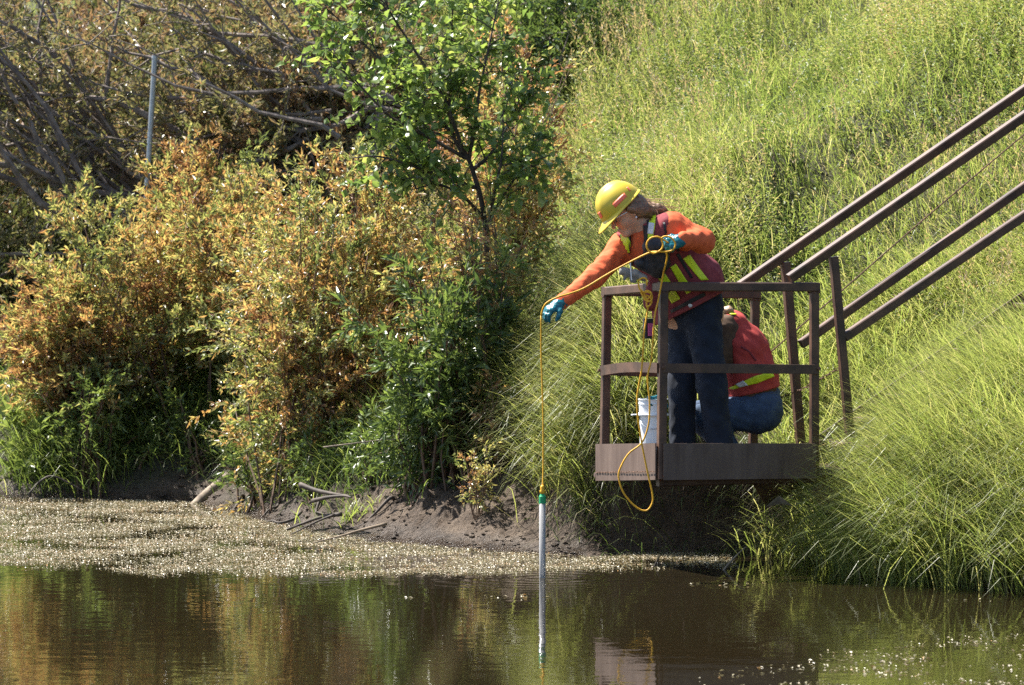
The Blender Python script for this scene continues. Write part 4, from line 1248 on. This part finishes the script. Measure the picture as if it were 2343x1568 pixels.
# trim on the vest
def strip(name, l, r, mat, n=14, m=6, off=.004, F=None, par=None):
    F = F or VF
    return patch(name, [Z1(*q) for q in l], [Z1(*q) for q in r], F.V, F.Q, M[mat], par or woman, n, m, off)
strip('reflective_strip', [(1035, 675), (1070, 865)], [(1108, 655), (1136, 840)], 'lime')
strip('reflective_strip', [(1318, 470), (1300, 600), (1288, 735)], [(1378, 458), (1366, 600), (1340, 745)], 'lime')
strip('reflective_patch', [(1308, 565), (1296, 665)], [(1364, 570), (1352, 672)], 'silver', off=.007)
strip('reflective_strip', [(1385, 1062), (1455, 1200), (1527, 1330)], [(1455, 1040), (1535, 1165), (1608, 1285)], 'lime')
strip('reflective_strip', [(1505, 985), (1590, 1125), (1668, 1242)], [(1560, 950), (1645, 1080), (1730, 1200)], 'lime')
strip('reflective_strip', [(1628, 905), (1720, 1020), (1800, 1112)], [(1692, 868), (1775, 985), (1872, 1108)], 'lime')
strip('webbing', [(1262, 490), (1250, 700), (1245, 950)], [(1318, 480), (1295, 720), (1300, 960)], 'black', off=.006)
strip('webbing', [(1108, 650), (1135, 840), (1140, 960)], [(1126, 645), (1152, 840), (1158, 960)], 'black', off=.006)
strip('vest_binding', [(1440, 560), (1470, 720), (1580, 840)], [(1462, 560), (1490, 710), (1600, 830)], 'black', off=.004)
strip('vest_binding', [(1560, 860), (1700, 1090)], [(1590, 850), (1728, 1085)], 'black', off=.003)
strip('vest_binding', [(1515, 1395), (1700, 1290), (1830, 1225)], [(1520, 1425), (1710, 1330), (1845, 1255)], 'black', off=.004)
pk = Field(P(1490, 585, .02)-.14, P(1490, 585, .02)+.14, .005)
pk.add(pk.cone(P(*Z1(1330, 790), -.03), P(*Z1(1395, 960), .0), .050, .046), .03); pk.add(pk.cone(P(*Z1(1420, 780), -.03), P(*Z1(1430, 940), .0), .045), .03)
pk.add(pk.cone(P(*Z1(1220, 950), .03), P(*Z1(1400, 1040), .03), .032), .03)
wrinkle(pk, .0015, 60, 4)
pk.build('chest_harness', M['black'], woman)
gg = Field(P(*Z1(1150, 1050), -.02)-.12, P(*Z1(1150, 1050), -.02)+.12, .005)
for a, c, r in (((1060, 1020), (1180, 1050), .022), ((1180, 1050), (1260, 1090), .022), ((1100, 1050), (1070, 1100), .010), ((1130, 1060), (1140, 1120), .010), ((1170, 1070), (1170, 1125), .010), ((1080, 1030), (1035, 1045), .009)):
    gg.add(gg.cone(P(*Z1(*a), -.02), P(*Z1(*c), -.02), r, r*.9), .014)
gg.build('work_glove', M['grey_glove'], woman)
MB().tube([P(*Z1(1125, 930), -.03), P(*Z1(1132, 1010), -.04), P(*Z1(1140, 1110), -.04)], .004, 6).build('pen', M['silver'], woman)
sb = P(*Z1(1700, 1350), .0)
tr_ = BVHTree.FromPolygons([tuple(v) for v in VF.V], [tuple(int(i) for i in q) for q in VF.Q])
loc, nr, _, _ = tr_.ray_cast(Vector((0, -30, CAM_H)), Vector(ray(*Z1(1700, 1350))).normalized())
if loc is not None:
    ax = np.array(nr.to_track_quat('Z', 'Y').to_matrix())
    MB().lathe([(.011, 0), (.012, .003), (.009, .006), (.004, .0065)], np.array(loc), 14, ax).build('snap_button', M['silver'], woman)
po = P(1484, 752, .2)
MB().beam(po+(0, 0, .055), po-(0, 0, .055), .06, .04, bev=.25).build('belt_pouch', M['black'], woman)
MB().beam(po+np.array((.012, -.024, .03)), po+np.array((.012, -.024, -.04)), .034, .012, bev=.3).build('pouch_tag', M['pink'], woman)

# hair, tied low at the back
H = Field(hd-.20, hd+np.array((.34, .2, .2)), .005)
H.add(H.ell(hd+hu*.02-hf*.022, HR, (.090, .086, .098)), .0)
H.cut(H.cone(hd+hf*.07-hu*.06, hd+hf*.13, .085, .10), .01)
H.cut(H.plane(hd-hf*.016, -hf), .01)
H.cut(H.ell(hd-hu*.02-hf*.004+hs*-.085, HR, (.026, .03, .036)), .006)
tail = [hd-hf*.085-hu*.005, P(*Z1(1200, 400), .10), P(*Z1(1260, 440), .12), P(*Z1(1320, 445), .11), P(*Z1(1400, 430), .10), P(*Z1(1470, 438), .09)]
H.chain(tail, [.040, .040, .046, .036, .022, .010], .03)
H.add(H.cone(P(*Z1(1120, 430), .0), P(*Z1(1240, 450), .06), .020, .030), .03)
wrinkle(H, .0018, 130, 8, (0, 0, 1))
H.build('hair', M['hair'], woman)
m = MB()
for i in range(46):
    o = RNG.normal(0, .014, 3)
    pts = [tail[1]+o+(0, 0, .03), tail[2]+o*1.2+(0, 0, .035), tail[3]+o*1.5+(0, 0, .025), tail[4]+o*1.7+(0, 0, .015), tail[5]+o*2.2+np.array((RNG.uniform(-.03, .05), 0, RNG.uniform(-.01, .02)))]
    m.tube(smooth_path(pts, 3), .0011, 3, False)
m.build('loose_hair', M['blond'], woman)
er = hd-hu*.044-hf*.010-hs*.084
MB().lathe([(.001, -.006), (.005, -.003), (.006, 0), (.005, .003), (.001, .006)], er, 10).build('earring', M['white'], woman)
# safety glasses: lens pieces, temple
for s_ in (-1, 1):
    m = MB(); V = []
    for i in range(7):
        a = (i/6-.5)
        for z in (.018, -.016):
            V.append(hd+hu*(.004+z*(1-.3*abs(a)))+hf*(.106-.012*(2*abs(a+.18*s_))**2)+hs*(s_*.034+a*.052))
    m.add(V, {4: [(2*i, 2*i+1, 2*i+3, 2*i+2) for i in range(6)]})
    o = m.build('lens', M['lens'], woman, True); md = o.modifiers.new('thickness', 'SOLIDIFY'); md.thickness = .002
    MB().tube([hd+hu*.012+hf*.100+hs*.062*s_, hd+hu*.010+hf*.06+hs*.084*s_, hd+hu*.006-hf*.01+hs*.088*s_], .003, 6).build('temple', M['white'], woman)
MB().tube([hd+hu*.020+hf*.102+hs*.058, hd+hu*.021+hf*.114+hs*.03, hd+hu*.016+hf*.117, hd+hu*.021+hf*.114-hs*.03, hd+hu*.020+hf*.102-hs*.058], .0022, 5).build('glasses_frame', M['white'], woman)

# hard hat
hb = unit(P(1450, 440, .08)-P(1368, 519, .06)); hb = unit(hb+np.array((0, .10, 0)))
tf = -hb; tu = unit(np.array((-.70, -.10, .71))-tf*(np.array((-.70, -.10, .71)) @ tf)); ts = np.cross(tf, tu)
hc = P(1420, 472, .085)
hat = thing('hard_hat', 'yellow hard hat with orange stickers worn by the person leaning out', 'helmet', hc)
def hat_pt(th, ph, g=0.0):
    c, s_ = math.cos(ph), math.sin(ph)
    x, y = math.cos(th)*(.132+g)*c, math.sin(th)*(.108+g)*c
    z = (.138+g)*s_**.92
    z += .0065*math.exp(-(y/.016)**2)*min(1, s_*2)*(1 if x > -.09 else .3)
    z += .004*math.exp(-((abs(y)-.045)/.012)**2)*s_
    return hc+tf*x+ts*y+tu*z
NT, NP = 48, 16
V = [hat_pt(2*math.pi*i/NT, math.pi/2*j/NP*.985) for j in range(NP+1) for i in range(NT)]
Fq = [(j*NT+i, j*NT+(i+1) % NT, (j+1)*NT+(i+1) % NT, (j+1)*NT+i) for j in range(NP) for i in range(NT)]
o = mesh_np('shell', V, [Fq, [tuple(NP*NT+i for i in range(NT))]], M['hat'], hat, True)
HV, HQ = np.array(V), np.array(Fq)
V = []
for j, (dr, dz) in enumerate(((0, .004), (.35, .001), (.8, -.004), (1, -.007), (1, -.011), (.5, -.006), (0, -.003))):
    for i in range(NT):
        th = 2*math.pi*i/NT
        ext = .010+.050*max(0, math.cos(th))**1.5
        x, y = math.cos(th)*(.132+ext*dr), math.sin(th)*(.108+(.010+.035*max(0, math.cos(th)))*dr)
        V.append(hc+tf*x+ts*y+tu*(dz-.020*dr*max(0, math.cos(th))**2))
Fq = [(j*NT+i, j*NT+(i+1) % NT, (j+1)*NT+(i+1) % NT, (j+1)*NT+i) for j in range(6) for i in range(NT)]
mesh_np('brim', V, [Fq], M['hat'], hat, True)
strip('sticker', [(958, 385), (1068, 280)], [(985, 420), (1095, 312)], 'sticker', 8, 4, .0025, type('o', (), {'V': HV, 'Q': HQ}), hat)
strip('sticker', [(820, 470), (850, 520)], [(838, 455), (868, 505)], 'sticker', 6, 4, .0025, type('o', (), {'V': HV, 'Q': HQ}), hat)
strip('sticker', [(1090, 228), (1120, 262)], [(1102, 222), (1132, 256)], 'sticker', 6, 4, .0025, type('o', (), {'V': HV, 'Q': HQ}), hat)
sb_ = P(*Z1(1175, 320), .07)
MB().beam(sb_-hu*.03-hf*.0, sb_+hu*.035, .05, .014, bev=.3).build('suspension_band', M['black'], hat)

# ------------------------------------------------------------------ the crouching person behind
K = dict(pel=P(1728, 925, .80), ch=P(1700, 800, .78), nk=P(1674, 738, .76), hd=P(1622, 752, .72), sh=P(1654, 752, .66), sf=P(1668, 752, .90), el=P(1636, 848, .60), hn=P(1594, 885, .52),
         ef=P(1640, 848, .88), hp1=P(1738, 938, .70), kn1=P(1606, 955, .62), an1=P(1690, 1058, .66), hp2=P(1732, 938, .92), kn2=P(1600, 950, .98), an2=P(1692, 1058, .95))
person2 = thing('person', 'person in red vest and blue jeans crouching with bent back behind the standing one', 'person', (1.33, .8, DECK), 'people on the platform')
lo, hi = (.95, .42, DECK-.02), (1.62, 1.10, 1.62)
def torso2(F, g=0.0):
    for s_ in (-1, 1):
        o = np.array((0, .065*s_, 0))
        F.add(F.cone(K['pel']+o, K['ch']+o*1.1, .125+g, .105+g), .06)
        F.add(F.cone(K['ch']+o*1.1, K['nk']+o*1.0+np.array((.01, 0, -.02)), .105+g, .062+g), .06)
    return F
B2 = Field(lo, hi, .0095)
torso2(B2)
for a in ('1', '2'):
    B2.chain([K['hp'+a], K['kn'+a], K['an'+a]], [.10, .062, .045], .04)
B2.chain([K['sh'], K['el'], K['hn']], [.05, .04, .028], .03); B2.chain([K['sf'], K['ef'], K['hn']+np.array((0, .2, 0))], [.05, .04, .028], .03)
B2.add(B2.cone(K['nk'], K['hd'], .055, .05), .03)
f2 = unit((-.75, -.05, -.65)); u2 = unit(np.array((-.65, 0, .76))-f2*(np.array((-.65, 0, .76)) @ f2)); s2 = np.cross(f2, u2); R2 = np.array((f2, s2, u2))
B2.add(B2.ell(K['hd']+u2*.02, R2, (.094, .076, .095)), .02)
B2.add(B2.cone(K['hd']+f2*.02, K['hd']-u2*.085+f2*.05, .066, .036), .03)
B2.add(B2.cone(K['hd']+u2*.01+f2*.088, K['hd']-u2*.03+f2*.108, .009, .013), .01)
for s_ in (-1, 1): B2.add(B2.ell(K['hd']-u2*.01-f2*.01+s2*.078*s_, R2, (.017, .009, .028)), .006)
hand(B2, K['hn'], np.array((-.8, -.1, -.5)), np.array((0, .6, -.8)), 1, (.5, .6, .5), .9)
hand(B2, K['hn']+np.array((0, .2, 0)), np.array((-.8, -.1, -.5)), np.array((0, -.6, -.8)), -1, (.5, .6, .5), .9)
B2.build('body', M['skin'], person2)
S2 = Field(lo, hi, .0095)
S2.chain([K['sh'], K['el'], K['el']+(K['hn']-K['el'])*.72], [.072, .058, .042], .03); S2.chain([K['sf'], K['ef'], K['ef']+(K['hn']+np.array((0, .2, 0))-K['ef'])*.72], [.072, .058, .042], .03)
torso2(S2, .008); wrinkle(S2, .0018, 80, 14)
S2.cut(S2.cone(K['nk']+np.array((-.02, 0, 0)), K['hd'], .062, .10), .01)
S2.build('sweater', M['sweater'], person2)
V2F = Field(lo, hi, .0075)
torso2(V2F, .022)
V2F.add(V2F.cone(P(1720, 860, .72), P(1722, 880, .9), .135, .13), .06)
wrinkle(V2F, .003, 38, 15, (.5, 0, .5))
V2F.cut(V2F.plane(P(1726, 896, .8), (-.22, 0, .97)), .004)
V2F.cut(V2F.cone(K['sh']+np.array((-.03, -.02, -.03)), K['el'], .082, .10), .012); V2F.cut(V2F.cone(K['sf']+np.array((-.03, .02, -.03)), K['ef'], .082, .10), .012)
V2F.cut(V2F.cone(K['nk']+np.array((-.03, 0, .01)), K['hd'], .055, .10), .01)
V2F.build('vest', M['redvest'], person2)
J2 = Field(lo, hi, .0095)
for a in ('1', '2'):
    J2.chain([K['hp'+a], K['kn'+a], K['an'+a]], [.118, .078, .062], .04)
J2.add(J2.cone(K['hp1'], K['hp2'], .125), .05); J2.add(J2.cone(K['pel'], K['pel']+np.array((.0, 0, .05)), .135), .05)
wrinkle(J2, .0025, 50, 17)
J2.cut(J2.plane(K['pel']+np.array((0, 0, .075)), (.2, 0, -1)), .002)
J2.build('jeans', M['denim2'], person2)
sh2 = Field((1.0, .5, DECK-.01), (1.6, 1.06, DECK+.14), .007)
for a in ('1', '2'):
    h_ = K['an'+a]; sh2.add(sh2.cone((h_[0]+.03, h_[1], DECK+.045), (h_[0]-.17, h_[1]-.01, DECK+.04), .045, .04), .0); sh2.add(sh2.cone((h_[0]+.03, h_[1], DECK+.045), h_, .045, .05), .02)
sh2.build('boots', M['black'], person2)
def strip2(name, l, r, mat, n=14, m=6, off=.005):
    return patch(name, [Z2(*q) for q in l], [Z2(*q) for q in r], V2F.V, V2F.Q, M[mat], person2, n, m, off)
strip2('reflective_strip', [(918, 718), (975, 690), (1060, 650), (1165, 620)], [(945, 725), (1000, 708), (1085, 688), (1180, 650)], 'lime', 20)
strip2('reflective_patch', [(958, 695), (1000, 672)], [(978, 712), (1030, 700)], 'silver', 8, 5, .008)
strip2('reflective_strip', [(880, 262), (930, 290)], [(905, 255), (965, 290)], 'lime', 8, 5)
strip2('vest_seam', [(985, 480), (1030, 505), (1070, 560)], [(990, 470), (1036, 497), (1078, 555)], 'vest', 10, 3, .004)
H2 = Field(K['hd']-.16, K['hd']+.18, .006)
H2.add(H2.ell(K['hd']+u2*.02-f2*.02, R2, (.096, .090, .104)), .0)
H2.cut(H2.cone(K['hd']+f2*.08-u2*.06, K['hd']+f2*.13, .085, .10), .01)
H2.chain([K['hd']-f2*.07+u2*.02, P(1652, 712, .70), P(1668, 710, .68), P(1682, 718, .67)], [.03, .024, .018, .010], .02)
wrinkle(H2, .0025, 130, 18)
H2.build('hair', M['blond'], person2)

# ------------------------------------------------------------------ pail, rope, sampling tube
pc = P(1494, 1082, .34); pc[2] = DECK
pail = thing('pail', 'white plastic pail with a rim standing on the platform behind the corner post', 'bucket', pc)
zt = P(1494, 913, .34)[2]-DECK; zf = P(1494, 949, .34)[2]-DECK
pr = [(.060, 0), (.062, .004), (.074, zf-.012), (.074, zf-.004), (.090, zf-.003), (.091, zf+.004), (.076, zf+.006), (.077, zt-.03), (.081, zt-.028), (.081, zt-.022), (.078, zt-.02), (.079, zt-.004), (.083, zt-.003), (.083, zt), (.075, zt), (.072, .01)]
MB().lathe(pr, pc, 32).build('body', M['white'], pail, False)
MB().beam(pc+np.array((-.078, -.02, zf+.001)), pc+np.array((-.118, -.03, zf+.001)), .03, .006).build('lug', M['white'], pail)
MB().tube(smooth_path([pc+np.array((.078, 0, zf+.01)), pc+np.array((.06, -.07, zf-.05)), pc+np.array((0, -.095, zf-.075)), pc+np.array((-.06, -.07, zf-.05)), pc+np.array((-.078, 0, zf+.01))], 5), .0022, 6).build('handle', M['galv'], pail)
gp = Field(pc+np.array((-.08, -.09, zt-.06)), pc+np.array((.10, .09, zt+.06)), .004)
gp.add(gp.cone(pc+np.array((-.02, -.04, zt+.004)), pc+np.array((.05, -.03, zt+.012)), .013, .018), .02); gp.add(gp.cone(pc+np.array((.05, -.03, zt+.01)), pc+np.array((.075, -.04, zt-.04)), .016, .010), .02); gp.add(gp.cone(pc+np.array((-.02, -.04, zt)), pc+np.array((-.01, -.075, zt-.03)), .010, .007), .012)
wrinkle(gp, .0015, 120, 3)
tag(gp.build('rubber_glove', M['glove'], None), 'crumpled teal glove draped on the rim of the white pail', 'glove')

hR_ = P(1238, 722, -.17)
hL_ = P(1530, 556, -.20)
TUBE2 = np.array((TUBE[0], -.30, 0))
cap_top = P(1241, 1131, -.30)
r1 = smooth_path([hR_, P(1238, 800, -.18), P(1242, 930, -.22), P(1243, 1060, -.26), cap_top+np.array((0, 0, .01))], 6)
zz = lambda pts, Y: [P(*Z1(*q), y) for q, y in zip(pts, Y)]
r2 = smooth_path([hR_]+zz([(300, 1370), (340, 1320), (440, 1270), (560, 1235), (700, 1180), (900, 1060), (1100, 950), (1300, 852), (1390, 838)], [-.18, -.19, -.19, -.17, -.15, -.13, -.14, -.17, -.2]), 5)
r3 = smooth_path(zz([(1390, 838), (1480, 838), (1535, 818), (1558, 765), (1520, 708), (1462, 692), (1425, 715), (1440, 770), (1420, 820), (1350, 855), (1295, 820), (1285, 760), (1320, 710), (1380, 695), (1420, 710)], [-.2]*15)+[hL_], 4)
z2 = lambda pts, Y: [P(*Z2(*q), y) for q, y in zip(pts, Y)]
r4 = smooth_path(zz([(1470, 838), (1478, 900), (1455, 1000), (1440, 1060)], [-.2, -.18, -.12, -.08])+z2([(500, 200), (478, 300), (460, 540), (437, 650), (448, 780), (448, 880), (436, 960), (400, 1045), (330, 1100), (285, 1170), (266, 1240), (298, 1340), (370, 1420), (430, 1440), (464, 1395), (465, 1340), (440, 1230), (405, 1060), (390, 960), (378, 880), (374, 790), (385, 700), (400, 620), (410, 500), (415, 400), (432, 290), (440, 230)], np.r_[-.06, np.full(24, -.075), -.06, -.04]), 5)
rope = thing('rope', 'yellow rope looped in the gloved hands, tied on the rail and lowered to the water', 'rope', hL_)
MB().tube(r1, .0048, 6).build('lowering_line', M['rope'], rope, True)
MB().tube(r2, .0052, 7).build('hand_line', M['rope'], rope, True)
MB().tube(r3, .0048, 7).build('hand_loop', M['rope'], rope, True)
MB().tube(r4, .0048, 7).build('slack_loop', M['rope'], rope, True)
m = MB()
kc = P(1472, 655, -.035)
for pts in ([(1200, 1120), (1240, 1090), (1280, 1100), (1285, 1160)], [(1205, 1130), (1215, 1190), (1260, 1230)], [(1225, 1215), (1270, 1300), (1320, 1310), (1335, 1260), (1300, 1225), (1250, 1230)],
            [(1255, 1220), (1290, 1290), (1330, 1240), (1290, 1210), (1260, 1240), (1300, 1320)], [(1240, 1240), (1310, 1270), (1330, 1320), (1290, 1370), (1285, 1320), (1320, 1300)]):
    m.tube(smooth_path(zz(pts, RNG.uniform(-.085, -.06, len(pts))), 5), .0050, 7)
m.build('knot', M['rope'], rope, True)

bail = thing('sampling_tube', 'clear plastic sampling tube with green cap hanging from the yellow rope into the water', 'sampler', TUBE2)
mt, t, b = new_mat('clear_plastic')
b.inputs['Base Color'].default_value = (.6, .59, .58, 1); b.inputs['Roughness'].default_value = .2
b.inputs['Transmission Weight'].default_value = .6; b.inputs['IOR'].default_value = 1.3
M['clear'] = mt
z0 = cap_top[2]
bx, by_ = TUBE2[0], TUBE2[1]
MB().lathe([(.0175, -.35), (.0175, z0-.045), (.016, z0-.045), (.016, -.35)], (bx, by_, 0), 20).build('tube', M['clear'], bail, True)
MB().lathe([(.019, z0-.05), (.019, z0-.012), (.016, z0-.008), (.012, z0), (.006, z0+.002)], (bx, by_, 0), 18).build('cap', M['green_cap'], bail, False)
MB().lathe([(.007, z0), (.014, z0+.008), (.015, z0+.018), (.009, z0+.028), (.012, z0+.036), (.006, z0+.05)], (bx, by_, 0), 12).build('rope_knot', M['rope'], bail, True)

# ------------------------------------------------------------------ metal post, pole, log, branches, litter
py0, py1 = P(338, 400, 8.3), P(354, 134, 8.3)
d = unit(py1-py0)
base = py0-d*(py0[2]-float(gz(py0[0], py0[1], False))+.1)/d[2]
po_ = thing('metal_post', 'grey galvanised metal post standing slightly tilted among the thickets', 'post', base)
rt = .030
MB().tube([base, py1], rt*.62, 12).build('pipe', M['galv'], po_)
MB().tube([py1-d*.002, py1+d*.02], rt*.75, 12).build('end_cap', M['galv'], po_)
a, c = P(-60, 588, 8.9), P(190, 582, 8.7)
tag(MB().tube(smooth_path([a, (a+c)/2+np.array((0, 0, .012)), c], 5), np.linspace(.02, .011, 11), 8).build('fallen_pole', M['wood'], None, True), 'thin bare fallen pole lying level at the left edge above the bushes', 'pole')
a, c = P(-20, 640, 8.6), P(75, 600, 8.9)
tag(MB().tube(smooth_path([a, (a+c)/2, c], 3), np.linspace(.012, .008, 7), 7).build('fallen_pole', M['wood'], None, True), 'short pale branch slanting up to the fallen pole at the left edge', 'branch')
a, c = P(452, 1152, 5.72), P(532, 1080, 6.0)
lg = thing('log', 'pale broken log leaning from the muddy bank into the weedy water', 'log', a)
pts = smooth_path([a-unit(c-a)*.06, a+(c-a)*.3+np.array((0, 0, .006)), a+(c-a)*.7, c], 4)
MB().tube(pts, np.array([.034, .033, .035, .033, .034, .032, .033, .030, .031, .029, .030, .031, .028])[:len(pts)], 12).build('trunk', M['wood'], lg, True)
MB().tube([a+(c-a)*.72, a+(c-a)*.78+np.array((-.03, -.03, .035))], (.009, .006), 7).build('branch_stub', M['wood'], lg)
def branch(label, pts, Y, r, mat='dark_bark', sub=()):
    q = [P(*p, y) for p, y in zip(pts, Y)]
    o = MB().tube(smooth_path(q, 5), np.linspace(r, r*.35, (len(q)-1)*5+1), 7).build('dead_branch', M[mat], None, True)
    return tag(o, label, 'branch')
def Z6(x, y): return ((600+x/2.33)/1.067, (1000+y/2.33)/1.067)
branch('dark dead branch dipping into the weed at the tip of the left mud bank', [Z6(545, 595), Z6(430, 612), Z6(320, 650), Z6(160, 712)], [3.0, 3.1, 3.2, 3.3], .014)
branch('thin dead twig just right of the dark branch in the weed', [Z6(500, 600), Z6(400, 640), Z6(220, 730)], [2.75, 2.8, 2.9], .009)
branch('straight bare branch lying on the foot of the mud slope', [Z6(800, 650), Z6(640, 690), Z6(520, 725), Z6(380, 758)], [2.0, 2.1, 2.2, 2.3], .010, 'root')
branch('gnarled root poking out of the mud beside the grass tuft', [Z6(310, 428), Z6(400, 460), Z6(500, 480), Z6(590, 492)], [3.2, 3.1, 2.9, 2.7], .018)
branch('split root below the gnarled one on the mud', [Z6(380, 520), Z6(470, 500), Z6(560, 492), Z6(600, 500)], [3.0, 2.85, 2.75, 2.65], .014)
branch('arched thin branch standing in the weed at the far left shore', [(66, 1132), (92, 1102), (122, 1090), (170, 1112), (200, 1128)], [6.0]*5, .010)
branch('slender pale twig across the dark bank below the herbs', [Z6(440, 215), Z6(620, 192), Z6(760, 175), Z6(900, 165)], [2.7]*4, .005, 'wood')
branch('small bare twig rising out of the water under the platform', [(1653, 1308), (1668, 1290), (1686, 1270), (1706, 1252)], [.25, .27, .28, .3], .007, 'wood')
branch('short dark twig at the edge of the mud below the platform', [(1490, 1312), (1500, 1290), (1512, 1268)], [.5]*3, .006)
branch('long thin branch among the grass at the left shore', [(215, 1130), (280, 1085), (340, 1040), (400, 1000)], [6.3]*4, .007)
RB = np.random.default_rng(77)
for k_, (px_, py_, lab) in enumerate(((590, 1165, 'crooked dark root at the left end of the mud beside the log'), (640, 1150, 'forked dark root below the horsetail'), (690, 1175, 'dark root running down the mud under the middle willow'),
                                      (560, 1140, 'short dark root just above the log'), (735, 1150, 'thin dark root between the horsetail and the grass tuft'), (905, 1150, 'thin bare root at the top of the mud under the dark herbs'))):
    g_ = on_ground(px_, py_); q = [g_+np.array((0, 0, .01))]
    d_ = np.array((RB.uniform(-.6, 1), -.8, -.25))
    for j in range(4):
        d_ = norm(d_+RB.normal(0, .45, 3)*np.array((1, 1, .3))); n_ = q[-1]+d_*RB.uniform(.05, .1)
        n_[2] = max(float(gz(n_[0], n_[1])), 0)+RB.uniform(.004, .03); q.append(n_)
    tag(MB().tube(smooth_path(q, 4), np.linspace(.013, .004, 17), 7).build('dead_root', M['dark_bark'], None, True), lab, 'root')
# single grass plants on the mud
def tuft(label, px, py, n, L, tint=.4, bend=(.5, 1.8), W=(.004, .009)):
    g = on_ground(px, py)
    k = n
    p = np.repeat(np.array([[g[0], g[1], 0]]), k, 0); p[:, :2] += RNG.normal(0, .045, (k, 2)); p[:, 2] = gz(p[:, 0], p[:, 1])-.01
    o = blades('grass_tuft', p, RNG.uniform(0, 6.283, k), RNG.uniform(.8, 1.5, k), RNG.uniform(*bend, k), RNG.uniform(*L, k), RNG.uniform(*W, k), tint+RNG.normal(0, .14, k), M['grass'], n=5)
    return tag(o, label, 'grass tuft', 'grass tufts on the mud')
tuft('bright grass tuft on the mud beside the gnarled root', 800, 1190, 46, (.10, .24), .42)
tuft('short bright grass tuft right of the one by the gnarled root', 850, 1165, 34, (.08, .18), .45)
tuft('blue green grass tuft standing alone high on the mud slope', 962, 1150, 26, (.12, .26), .22)
tuft('pale water grass sprouting from the weed by the dark branch', 705, 1230, 22, (.10, .22), .6)
tuft('broad bladed grass arching over the dark gap between the orange bushes', 440, 1010, 40, (.25, .5), .35, (.8, 2.4), (.008, .016))
tuft('single grass tuft at the top of the mud right of the yellow sapling', 1190, 1075, 22, (.12, .26), .2)
tuft('trailing grass strands hanging below the platform corner', 1400, 1120, 60, (.18, .40), .45, (1.4, 2.8))
# soft feathery horsetail
g0 = on_ground(590, 1062)
ht = thing('horsetail', 'soft feathery bright green horsetail plume below the middle bush', 'plant', g0)
m, lv = MB(), Leaves()
for i in range(16):
    b0 = g0+np.array((RNG.normal(0, .08), RNG.normal(0, .08), 0)); h_ = RNG.uniform(.16, .3)
    tp = b0+np.array((RNG.normal(.02, .05), RNG.normal(0, .05), h_))
    m.tube([b0, (b0+tp)/2, tp], (.003, .0025, .0012), 4, False)
    for j in range(14):
        q = b0+(tp-b0)*(.15+.06*j); k = 9; a = RNG.uniform(0, 6.283, k)
        lv.add(np.repeat(q[None], k, 0), np.stack((np.cos(a), np.sin(a), np.full(k, .45)), -1), rand_dirs(k), .055*RNG.uniform(.6, 1.1, k)*(1-.04*j), .0035, .55+RNG.normal(0, .1, k))
m.build('stems', M['herb'], ht); lv.build('foliage', M['grass'], ht)['kind'] = 'stuff'
# dry leaf, white blossom
q = P(1782, 1152, .1)
tag(MB().add([q+np.array(v) for v in ((-.075, 0, -.02), (.0, -.01, .045), (.075, .0, -.015), (.02, .02, -.005), (-.075, .003, -.021), (.0, -.007, .044), (.075, .003, -.016), (.02, .023, -.006))],
    {3: [(0, 3, 1), (1, 3, 2), (5, 7, 4), (6, 7, 5)], 4: [(0, 1, 5, 4), (1, 2, 6, 5), (2, 3, 7, 6), (3, 0, 4, 7)]}).build('dry_leaf', M['wood']), 'pale dry folded leaf caught in the grass under the platform', 'leaf')
fl_ = thing('white_flower', 'small white blossom in the overhanging grass at the right', 'flower', P(2000, 1205, -.35))
for i in range(6):
    a = i*1.05; c = P(2000, 1205, -.35); d_ = np.array((math.cos(a), -.4, math.sin(a)*.8))
    s_ = np.array((-math.sin(a), 0, math.cos(a)*.8))
    MB().add([c, c+d_*.016+s_*.010, c+d_*.034, c+d_*.016-s_*.010, c+d_*.016+np.array((0, -.004, 0))], {3: [(0, 1, 4), (1, 2, 4), (2, 3, 4), (3, 0, 4)]}).build('petal', M['white'], fl_)
# reeds on the near bank, close to the camera and far out of focus
for k, (lab, pts, Y) in enumerate((('blurred tan reed blade at the bottom of the water farther left of the tube', [(690, 1900), (790, 1540), (845, 1430), (880, 1375)], -26.4),
                                   ('second blurred reed blade in front at the bottom nearer to the tube', [(860, 1900), (985, 1560), (1050, 1460), (1105, 1375)], -26.6))):
    q = [P(*p, Y) for p in pts]
    b0 = np.array((q[0][0]-.04, Y, float(gz(q[0][0], Y))-.02))
    root = thing('reed', lab, 'reed', b0)
    st = smooth_path([b0, (b0+q[0])/2+np.array((.01, 0, 0)), q[0]], 5)
    MB().tube(st, .004, 6).build('stem', M['reed'], root, True)
    c = smooth_path(q, 5); n = len(c); w = .0042*np.sin(np.linspace(.5, 3.1, n))+.0006
    V = []
    for i in range(n): V += [c[i]+(w[i], 0, w[i]*.4), c[i]+(0, .0015, 0), c[i]-(w[i], 0, w[i]*.4)]
    F = [(3*i+j, 3*i+j+1, 3*i+j+4, 3*i+j+3) for i in range(n-1) for j in (0, 1)]
    o = mesh_np('blade', V, [F], M['reed'], root, True)
    o.modifiers.new('thickness', 'SOLIDIFY').thickness = .0006
